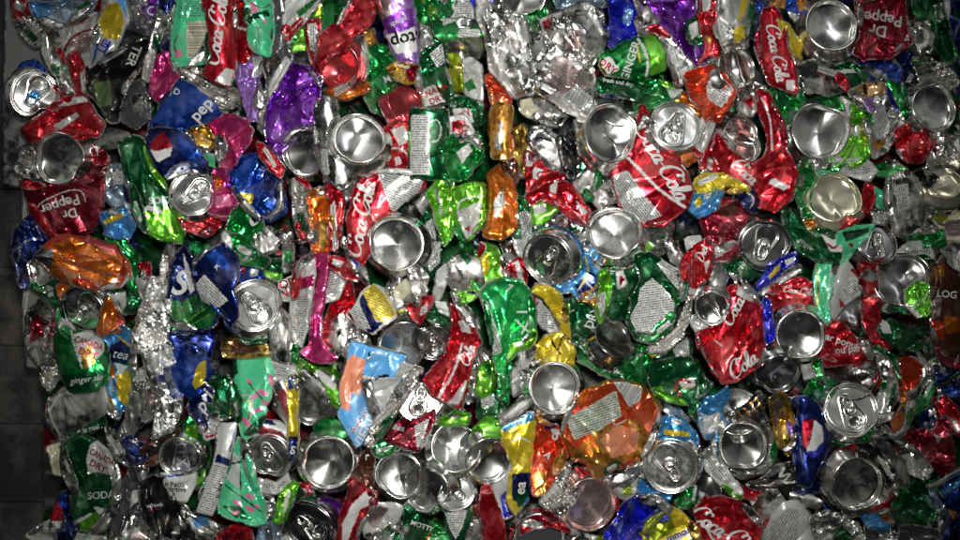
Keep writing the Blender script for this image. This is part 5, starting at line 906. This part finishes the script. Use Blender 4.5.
can('yellow and lime fruit can with blue lettering at the bottom right of centre', b('Y','644,528 656,516 672,508 682,512 698,528 702,546 642,546',50,h=8,cr=.5,P=[('YG','646,526 658,516 672,518 676,532 662,538 650,546 644,540'),('W','664,540 698,524 700,530 672,544'),('NB','684,546 700,530 704,546')],T=[('mmosa',680,533,7,-24,'NB','b')]))
can('red glossy can with white script at the bottom right', b('R','694,510 702,500 720,496 736,500 752,510 762,524 758,546 700,546 698,528',50,h=12,cr=.7,T=[('Coca-Cola',724,532,17,32,'W','s')],L=[('W',2,'704,524 712,538 722,546')]))
can('green rimmed hollow can end behind the red glossy can', base(706,490,20,.1,-.5,38,ic='DS'), b('G','676,500 690,490 694,480 698,498 688,508 678,508',42,h=5,cr=.5))
can('lime and white printed strip across the hollow can end', b('WS','704,456 712,446 722,464 736,482 742,494 732,492 718,482 706,470',46,h=5,cr=.6,P=[('WS','705,457 712,449 732,480 728,486 712,476',52,1)]), b('LG','722,484 734,488 744,498 740,500 728,494',48,h=3))
# ---- lower right
can('dark green can with a red and white emblem right of centre low', b('DG','650,364 668,358 690,356 702,372 712,386 704,396 690,404 668,402 654,392 648,380',42,h=10,cr=.8,P=[('LG','650,388 662,386 666,398 656,398'),('WS','678,380 694,378 696,386 682,390')],L=[('R',2.4,'690,382 680,380 676,388 680,394'),('GD',1.2,'682,388 698,388')]))
can('green crushed can with scattered print right of the oval hollow', b('G','630,344 648,350 654,372 650,386 636,380 626,362',34,cr=1.2,P=[('W','648,372 654,374 652,380 648,379')]))
can('silver bent strip right of the big orange bag like can', b('S','650,392 664,396 680,408 690,420 684,424 668,414 654,402',40,h=4,cr=.4,P=[('SB','664,402 678,410 676,416 666,410')]))
can('green gold crumbs above the blue striped can at the lower right', b('G','686,404 698,398 704,410 698,422 690,414',36,h=4,cr=1.2))
can('crumpled blue white can above the broad grey base at the lower right', b('LB','698,410 706,398 716,396 728,386 730,396 722,408 722,420 718,436 706,438 700,426',44,h=7,cr=1.2,P=[('WS','703,420 720,412 720,424 710,434 704,434'),('W','700,412 708,416 718,412 716,417 704,421',-12,1)],L=[('S',2,'698,410 702,430 706,440')]))
can('concentric silver arcs above the broad grey base', base(738,412,24,-.1,-.45,38,dm=1.))
can('broad grey round can end with a faint mark at the lower right', base(743,446,24,.0,.0,52,dm=.6,L=1.,sc='S'), b('S','714,432 726,420 744,414 764,422 776,440 776,462 764,472 742,478 722,466 712,450',40,h=8,cr=.3))
can('black zip patterned strip above the broad grey base at the lower right', b('K','730,414 744,406 758,392 766,396 762,412 768,424 754,420 740,416',48,h=4,cr=.5,L=[('AM',1.2,'738,412 744,418'),('AM',1.2,'744,408 750,416'),('AM',1.2,'750,402 757,412'),('AM',1.2,'756,398 762,408')]))
can('shallow silver oval base below the large red crushed can', base(778,375,23,.05,.42,40,dm=.9,ic='DS'))
can('gold and silver crushed can right of the zip patterned strip', b('GD','768,398 780,392 790,398 790,410 798,430 798,448 788,456 778,444 772,420',46,h=8,cr=1.3,P=[('S','772,400 782,396 784,414 776,422'),('LP','786,420 796,424 796,440 788,434'),('DS','788,398 798,402 796,412')]))
can('black can with jagged white lettering at the lower right', b('K','746,486 766,476 780,464 796,462 806,474 798,490 780,494 760,492',42,h=7,cr=.8,L=[('W',2.4,'774,472 784,468 780,476 790,474 784,482 794,482')]))
can('red scrap and silver cylinder wall under the black can at the lower right', b('R','738,486 756,490 780,492 782,498 760,500 744,498',38,h=4), b('S','752,510 764,492 776,490 784,500 782,520 772,530 762,518',44,h=9,cyl=-60,cr=.4), b('W','748,494 758,500 764,512 756,514',36,h=3))
can('white printed can body at the bottom right', b('WS','760,534 770,520 784,504 796,502 808,512 814,546 762,546',42,h=9,cyl=70,cr=.4,P=[('WS','770,522 790,506 800,510 798,544 768,544',-60,1)]))
can('navy can with a red white and blue emblem at the lower right', b('NB','790,398 806,398 818,404 826,420 832,438 826,456 816,470 810,488 796,484 796,456 794,430 800,412',42,h=9,cr=.5,cyl=85,P=[('R','803,420 814,419 812,434 806,450 802,442'),('W','814,419 822,426 824,440 816,450 806,452 812,436'),('RB','824,442 824,450 814,458 804,456 806,452 816,450')]))
can('navy can foot with white letter P at the lower right', b('NB','790,484 806,470 820,474 820,492 800,496',40,h=5,T=[('p',804,480,12,-10,'W','b'),('o',813,474,6,-70,'W','b')]))
can('silver tube like can wall at the bottom right', b('S','790,492 806,494 822,502 818,508 800,504 790,500',44,h=5,cyl=12,cr=.4))
can('green crumpled can above the bright tilted tab lid', b('G','804,394 812,380 828,376 838,386 836,396 826,408 814,400',40,h=6,cr=1.2,P=[('SB','812,390 820,390 818,400')]))
can('bright tilted tab lid at the lower right', lid(851,410,25,.02,-.12,56,roll=-25,dm=.7,L=1.1,col='G'), b('G','826,428 840,436 858,438 872,430 870,440 850,444 832,442',44,h=5))
can('oval can end sunk in the red can above the bright tilted lid', base(850,374,27,.0,-.55,40,ic='DS',sc='DS'), b('R','822,360 840,354 866,358 880,368 884,380 876,388 870,372 850,362 826,366',42,h=5,cr=.6))
can('green lime chip at the left of the sunken oval can end', b('G','812,362 820,358 824,376 816,378',40,h=3), b('WS','802,366 812,364 816,376 804,380',34,h=4))
can('silver bands with white flecks right of the sunken oval end', b('S','876,354 886,358 896,376 898,396 890,412 878,414 876,400 886,384 880,368',48,h=6,cr=.7), b('DG','862,346 880,346 896,356 902,376 900,400 892,390 890,370 876,354',42,h=5,cr=.8,P=[('WS','872,350 882,354 886,366 880,362')]))
can('orange chip can inside a looping green silver can at the right', b('RO','900,360 912,356 922,366 918,384 908,396 910,420 904,434 894,432 890,422 902,406 904,384',44,h=6,cr=.5,P=[('O','892,420 908,412 908,432 896,434'),('GD','898,402 908,400 906,414 900,416')],T=[('A',902,409,6,0,'NB','b')]), b('S','918,352 928,366 930,380 920,390 912,412 906,434 894,438 884,432 896,434 904,428 908,404 910,390 922,376',50,h=4,cr=.6), b('G','926,370 934,384 930,404 916,416 912,410 922,392',42,h=5))
can('small pale printed strip above the silver ridged area at the right', b('WS','868,418 880,414 894,412 890,420 876,424',46,h=3), b('DS','872,420 884,424 896,436 880,440 870,432',36,h=5))
can('green silver crushed can in the right column', b('S','922,340 934,338 936,356 944,370 940,396 932,380 926,362',38,P=[('G','924,344 930,342 930,356')]), b('S','932,400 946,392 950,404 936,420 926,428 922,420',34))
can('red dark crushed can at the right edge in the lower half', b('DR','936,342 960,352 966,362 966,372 948,366 938,356',44,h=5), b('NB','934,366 952,368 966,370 966,394 948,392 936,384',36,h=6,L=[('GD',1.4,'942,384 960,376'),('MT',1.2,'950,378 962,370')]))
can('red and pink crushed cans at the right edge', b('R','932,400 944,396 956,408 966,420 966,440 950,432 940,420',42,h=7,cr=1.1,P=[('SP','944,414 956,420 962,436 952,430')]))
can('black and blue crushed can left of the red cans at the right edge', b('NB','920,404 932,404 940,424 944,436 932,442 922,430 918,416',34,cr=1.2))
can('double ringed dark centred base at the bottom right', base(858,484,27,.04,.06,56,dm=.8,L=.7,sc='S',ic='S'), b('S','822,474 834,452 856,442 880,450 896,466 902,488 892,508 880,512 850,516 830,500',42,h=8,cr=.4,P=[('R','820,476 830,456 848,446 850,450 836,460 826,482')]), b('K','852,442 872,444 888,456 896,474 888,486 880,464 866,452',52,h=4,cr=.4,P=[('WS','876,454 888,464 894,480 886,474',-40,1)]))
can('silver wall ring around the double ringed base at the bottom right', b('S','872,436 890,444 904,462 910,480 902,502 894,492 896,470 884,452',46,h=5,cyl=65,cr=.4))
can('silver folded dome left of the deep red can at the right', b('S','900,448 912,444 926,456 934,470 924,480 910,474 902,462',42,h=9,cr=.5))
can('deep red crumpled can with faded lettering at the right', b('DR','892,438 914,430 934,432 944,416 950,430 954,468 944,476 934,470 924,454 908,444',44,h=8,cr=1.1,T=[('52',933,454,10,-40,'LR','b')],P=[('WS','934,434 942,438 938,444')]))
can('dark green faceted can at the lower right', b('DG','892,508 904,490 916,480 926,488 938,516 926,530 908,524 896,522',40,cr=1.4,P=[('G','910,520 930,516 922,524')]))
can('blue and amber foil scrap under the double ringed base', b('LB','858,510 874,506 890,504 894,524 886,534 868,526',40,h=6,cr=1.1,P=[('AM','878,504 892,498 894,524 882,520')]), b('S','866,524 884,534 896,530 898,546 868,546',38))
can('grey blue crushed cans in the lower right corner', b('SB','918,482 936,490 944,512 936,520 926,504',38,h=5,cr=1.2,P=[('P','926,494 934,498 934,508')]), b('NB','936,476 966,470 966,546 940,546 938,516 946,500',30,cr=1.4,P=[('B','938,494 960,488 958,500 944,504'),('AM','946,508 956,512 954,520')]))
can('silver wire edge and dark blue sliver at the right edge near the bottom', b('S','926,486 946,476 962,466 964,470 944,482 930,490',46,h=2.5,cr=.3), b('LB','940,490 966,474 966,480 944,498',38,h=3))
can('stacked silver rims at the bottom right', b('S','812,516 826,510 842,514 858,524 866,546 812,546',44,h=8,ridge=[(70,8,2.5)],cr=.5))
can('blue yellow and black fragments between silver rims at the bottom right', b('NB','820,496 836,500 848,512 842,520 826,510',38,h=4,P=[('B','826,502 840,506 838,512')]))
can('dark crumpled can with printed code at the bottom edge far right', b('DB','900,526 922,526 940,530 940,546 898,546',40,h=6,cr=1.2,P=[('DS','908,530 930,530 932,542 910,542',40,1)]))
can('dark silver scraps under the blue topped can at the bottom edge', b('S','560,540 580,534 604,536 606,546 560,546',36,h=4), b('YG','590,538 604,536 604,542 592,543',40,h=2))
build_all()
# ---------------------------------------------------------------- setting, camera, light
def dark_wall():
    m, nt = new_mat('grimy_dark_block'); L = nt.links.new
    out = N(nt, 'ShaderNodeOutputMaterial'); bs = N(nt, 'ShaderNodeBsdfPrincipled'); L(bs.outputs[0], out.inputs[0])
    tc = N(nt, 'ShaderNodeTexCoord')
    mp = N(nt, 'ShaderNodeMapping'); mp.inputs['Rotation'].default_value = (math.radians(-90), 0, 0); L(tc.outputs['Object'], mp.inputs[0])
    br = N(nt, 'ShaderNodeTexBrick'); br.inputs['Scale'].default_value = 1.0; br.inputs['Brick Width'].default_value = .19; br.inputs['Row Height'].default_value = .092
    br.inputs['Mortar Size'].default_value = .0045; br.inputs['Mortar Smooth'].default_value = .6
    br.inputs['Color1'].default_value = (.024, .021, .020, 1); br.inputs['Color2'].default_value = (.016, .014, .014, 1); br.inputs['Mortar'].default_value = (.028, .025, .024, 1)
    L(mp.outputs[0], br.inputs['Vector'])
    n = N(nt, 'ShaderNodeTexNoise'); n.inputs['Scale'].default_value = 9; n.inputs['Detail'].default_value = 8; n.inputs['Roughness'].default_value = .7; L(tc.outputs['Object'], n.inputs['Vector'])
    r = N(nt, 'ShaderNodeMapRange'); r.inputs[1].default_value = .48; r.inputs[2].default_value = .68; L(n.outputs['Fac'], r.inputs[0])
    c = mixc(nt, math_(nt, 'MULTIPLY', r.outputs[0], .8), br.outputs['Color'], (.15, .135, .12, 1)); L(c, bs.inputs['Base Color'])
    bs.inputs['Roughness'].default_value = .8
    bp = N(nt, 'ShaderNodeBump'); bp.inputs['Strength'].default_value = .9; bp.inputs['Distance'].default_value = .008
    L(math_(nt, 'SUBTRACT', n.outputs['Fac'], math_(nt, 'MULTIPLY', br.outputs['Fac'], .25)), bp.inputs['Height']); L(bp.outputs[0], bs.inputs['Normal'])
    return m
def sheet_mat():
    m, nt = new_mat('dull_grey_sheet'); L = nt.links.new
    out = N(nt, 'ShaderNodeOutputMaterial'); bs = N(nt, 'ShaderNodeBsdfPrincipled'); L(bs.outputs[0], out.inputs[0])
    tc = N(nt, 'ShaderNodeTexCoord'); n = N(nt, 'ShaderNodeTexNoise'); n.inputs['Scale'].default_value = 30; n.inputs['Detail'].default_value = 7; L(tc.outputs['Object'], n.inputs['Vector'])
    r = N(nt, 'ShaderNodeMapRange'); r.inputs[1].default_value = .4; r.inputs[2].default_value = .75; L(n.outputs['Fac'], r.inputs[0])
    L(mixc(nt, r.outputs[0], (.40, .42, .40, 1), (.20, .19, .17, 1)), bs.inputs['Base Color']); bs.inputs['Roughness'].default_value = .55; bs.inputs['Metallic'].default_value = .1
    return m
# wall behind the bale
V = [(-1.2, .16, -.9), (1.2, .16, -.9), (1.2, .16, .9), (-1.2, .16, .9), (-1.2, .26, -.9), (1.2, .26, -.9), (1.2, .26, .9), (-1.2, .26, .9)]
F = [[0, 3, 2, 1][::-1], [4, 7, 6, 5], [0, 4, 5, 1], [2, 6, 7, 3], [0, 3, 7, 4], [1, 5, 6, 2]]
w = mesh_obj('wall', V, F, [dark_wall()], smooth=False); w['kind'] = 'structure'
# compressed mass of scrap behind the front layer, one lumpy faceted block
def mass():
    rng = np.random.default_rng(7); lo, hi = np.array([44., -60.]), np.array([1040., 600.])
    st = 5.0; gx, gy = np.meshgrid(np.arange(lo[0], hi[0], st), np.arange(lo[1], hi[1], st)); q = np.stack([gx.ravel(), gy.ravel()], -1)
    # patchwork of dull scrap colours, one per crushed piece
    cs = rng.uniform(lo, hi, (1500, 2)); pal = ['G', 'DS', 'DG', 'DS', 'DG', 'DR', 'R', 'DB', 'NB', 'G', 'DG', 'DR', 'DB', 'K', 'R']; ck = rng.integers(0, len(pal), 1500); cz = rng.uniform(-10, 10, 1500); sl = rng.uniform(-.9, .9, (1500, 2))
    idx = np.zeros(len(q), int); 
    for i in range(0, len(q), 2000): idx[i:i+2000] = ((q[i:i+2000, None, :]-cs[None])**2).sum(-1).argmin(1)
    h = cz[idx] + ((q-cs[idx])*sl[idx]).sum(-1)
    edge = np.clip((q[:, 0]-lo[0])/30, 0, 1); h = h - 52 + 0*edge - (1-edge)*20
    P = world(q[:, 0], q[:, 1], h); ny, nx = gx.shape; ids = np.arange(nx*ny).reshape(ny, nx)
    F = np.stack([ids[:-1, :-1].ravel(), ids[1:, :-1].ravel(), ids[1:, 1:].ravel(), ids[:-1, 1:].ravel()], -1)
    rim = list(ids[0, :]) + list(ids[1:, -1]) + list(ids[-1, -2::-1]) + list(ids[-2:0:-1, 0]); k = len(P)
    Bk = P[rim].copy(); Bk[:, 1] = .152; allv = np.vstack([P, Bk]); n = len(rim)
    F = [list(f) for f in F.tolist()] + [[int(rim[(i+1) % n]), int(rim[i]), k+i, k+(i+1) % n] for i in range(n)] + [[k+i for i in range(n)]]
    ic = np.array([INK[pal[c]] for c in ck[idx]]); ic = np.vstack([ic, ic[rim]])
    o = mesh_obj('compacted_can_scrap', allv, F, [PRINTED], None, {'ink': ('FLOAT_COLOR', ic), 'fp': ('FLOAT', np.zeros(len(allv))), 'lp': ('FLOAT_VECTOR', np.zeros((len(allv), 3)))}, smooth=False)
    o['kind'] = 'stuff'; o['label'] = 'shadowed mass of crushed cans pressed deep behind the front layer'; o['category'] = 'scrap metal'
mass()

cam = bpy.data.cameras.new('camera'); co = bpy.data.objects.new('camera', cam); C.objects.link(co)
co.location = (0, -D, 0); co.rotation_euler = (math.radians(90), 0, 0); cam.lens = 36*D/.96; cam.sensor_width = 36; cam.clip_start = .01; cam.clip_end = 50
bpy.context.scene.camera = co
sc = bpy.context.scene
wd = bpy.data.worlds.new('World'); sc.world = wd; wd.use_nodes = True; nt = wd.node_tree; nt.nodes.clear(); L = nt.links.new
out = N(nt, 'ShaderNodeOutputWorld'); bg = N(nt, 'ShaderNodeBackground'); L(bg.outputs[0], out.inputs[0])
tc = N(nt, 'ShaderNodeTexCoord'); n = N(nt, 'ShaderNodeTexNoise'); n.inputs['Scale'].default_value = 2.2; n.inputs['Detail'].default_value = 3; L(tc.outputs['Generated'], n.inputs['Vector'])
r = N(nt, 'ShaderNodeMapRange'); r.inputs[1].default_value = .46; r.inputs[2].default_value = .62; r.inputs[3].default_value = .03; r.inputs[4].default_value = 1.0; L(n.outputs['Fac'], r.inputs[0])
sx = N(nt, 'ShaderNodeSeparateXYZ'); L(tc.outputs['Generated'], sx.inputs[0]); gz = N(nt, 'ShaderNodeMapRange'); gz.inputs[1].default_value = -.25; gz.inputs[2].default_value = .65; gz.inputs[3].default_value = .10; gz.inputs[4].default_value = 1.0; L(sx.outputs[2], gz.inputs[0])
L(mixc(nt, math_(nt, 'MULTIPLY', r.outputs[0], gz.outputs[0]), (.010, .010, .011, 1), (.85, .87, .84, 1)), bg.inputs[0]); bg.inputs[1].default_value = WORLD
def area(name, loc, aim, size, power, col=(1, 1, 1), sy=None):
    l = bpy.data.lights.new(name, 'AREA'); l.energy = power; l.color = col; l.size = size
    if sy: l.shape = 'RECTANGLE'; l.size_y = sy
    o = bpy.data.objects.new(name, l); C.objects.link(o); o.location = loc
    d = Vector(aim)-Vector(loc); o.rotation_euler = d.to_track_quat('-Z', 'Y').to_euler(); return o
fl = bpy.data.lights.new('camera_flash', 'SPOT'); fl.energy = FLASH; fl.spot_size = math.radians(70); fl.spot_blend = 1.0; fl.shadow_soft_size = .03; fl.color = (1, .985, .95)
fo = bpy.data.objects.new('camera_flash', fl); C.objects.link(fo); fo.location = (.03, -D-.02, .075)
fo.rotation_euler = (Vector((-.01, 0, .03))-Vector(fo.location)).to_track_quat('-Z', 'Y').to_euler()
area('added_overhead_light', (-.5, -1.3, 1.7), (0, 0, 0), .25, 5*AMB, (1, .98, .94), 1.2)  # unseen overhead lights, added to give the metal something to reflect
area('added_overhead_light', (.9, -1.6, 1.5), (0, 0, 0), .25, 4*AMB, (.95, .98, 1), 1.2)
sc.view_settings.view_transform = 'Standard'; sc.view_settings.look = 'None'; sc.view_settings.exposure = EXPO; sc.view_settings.gamma = 1
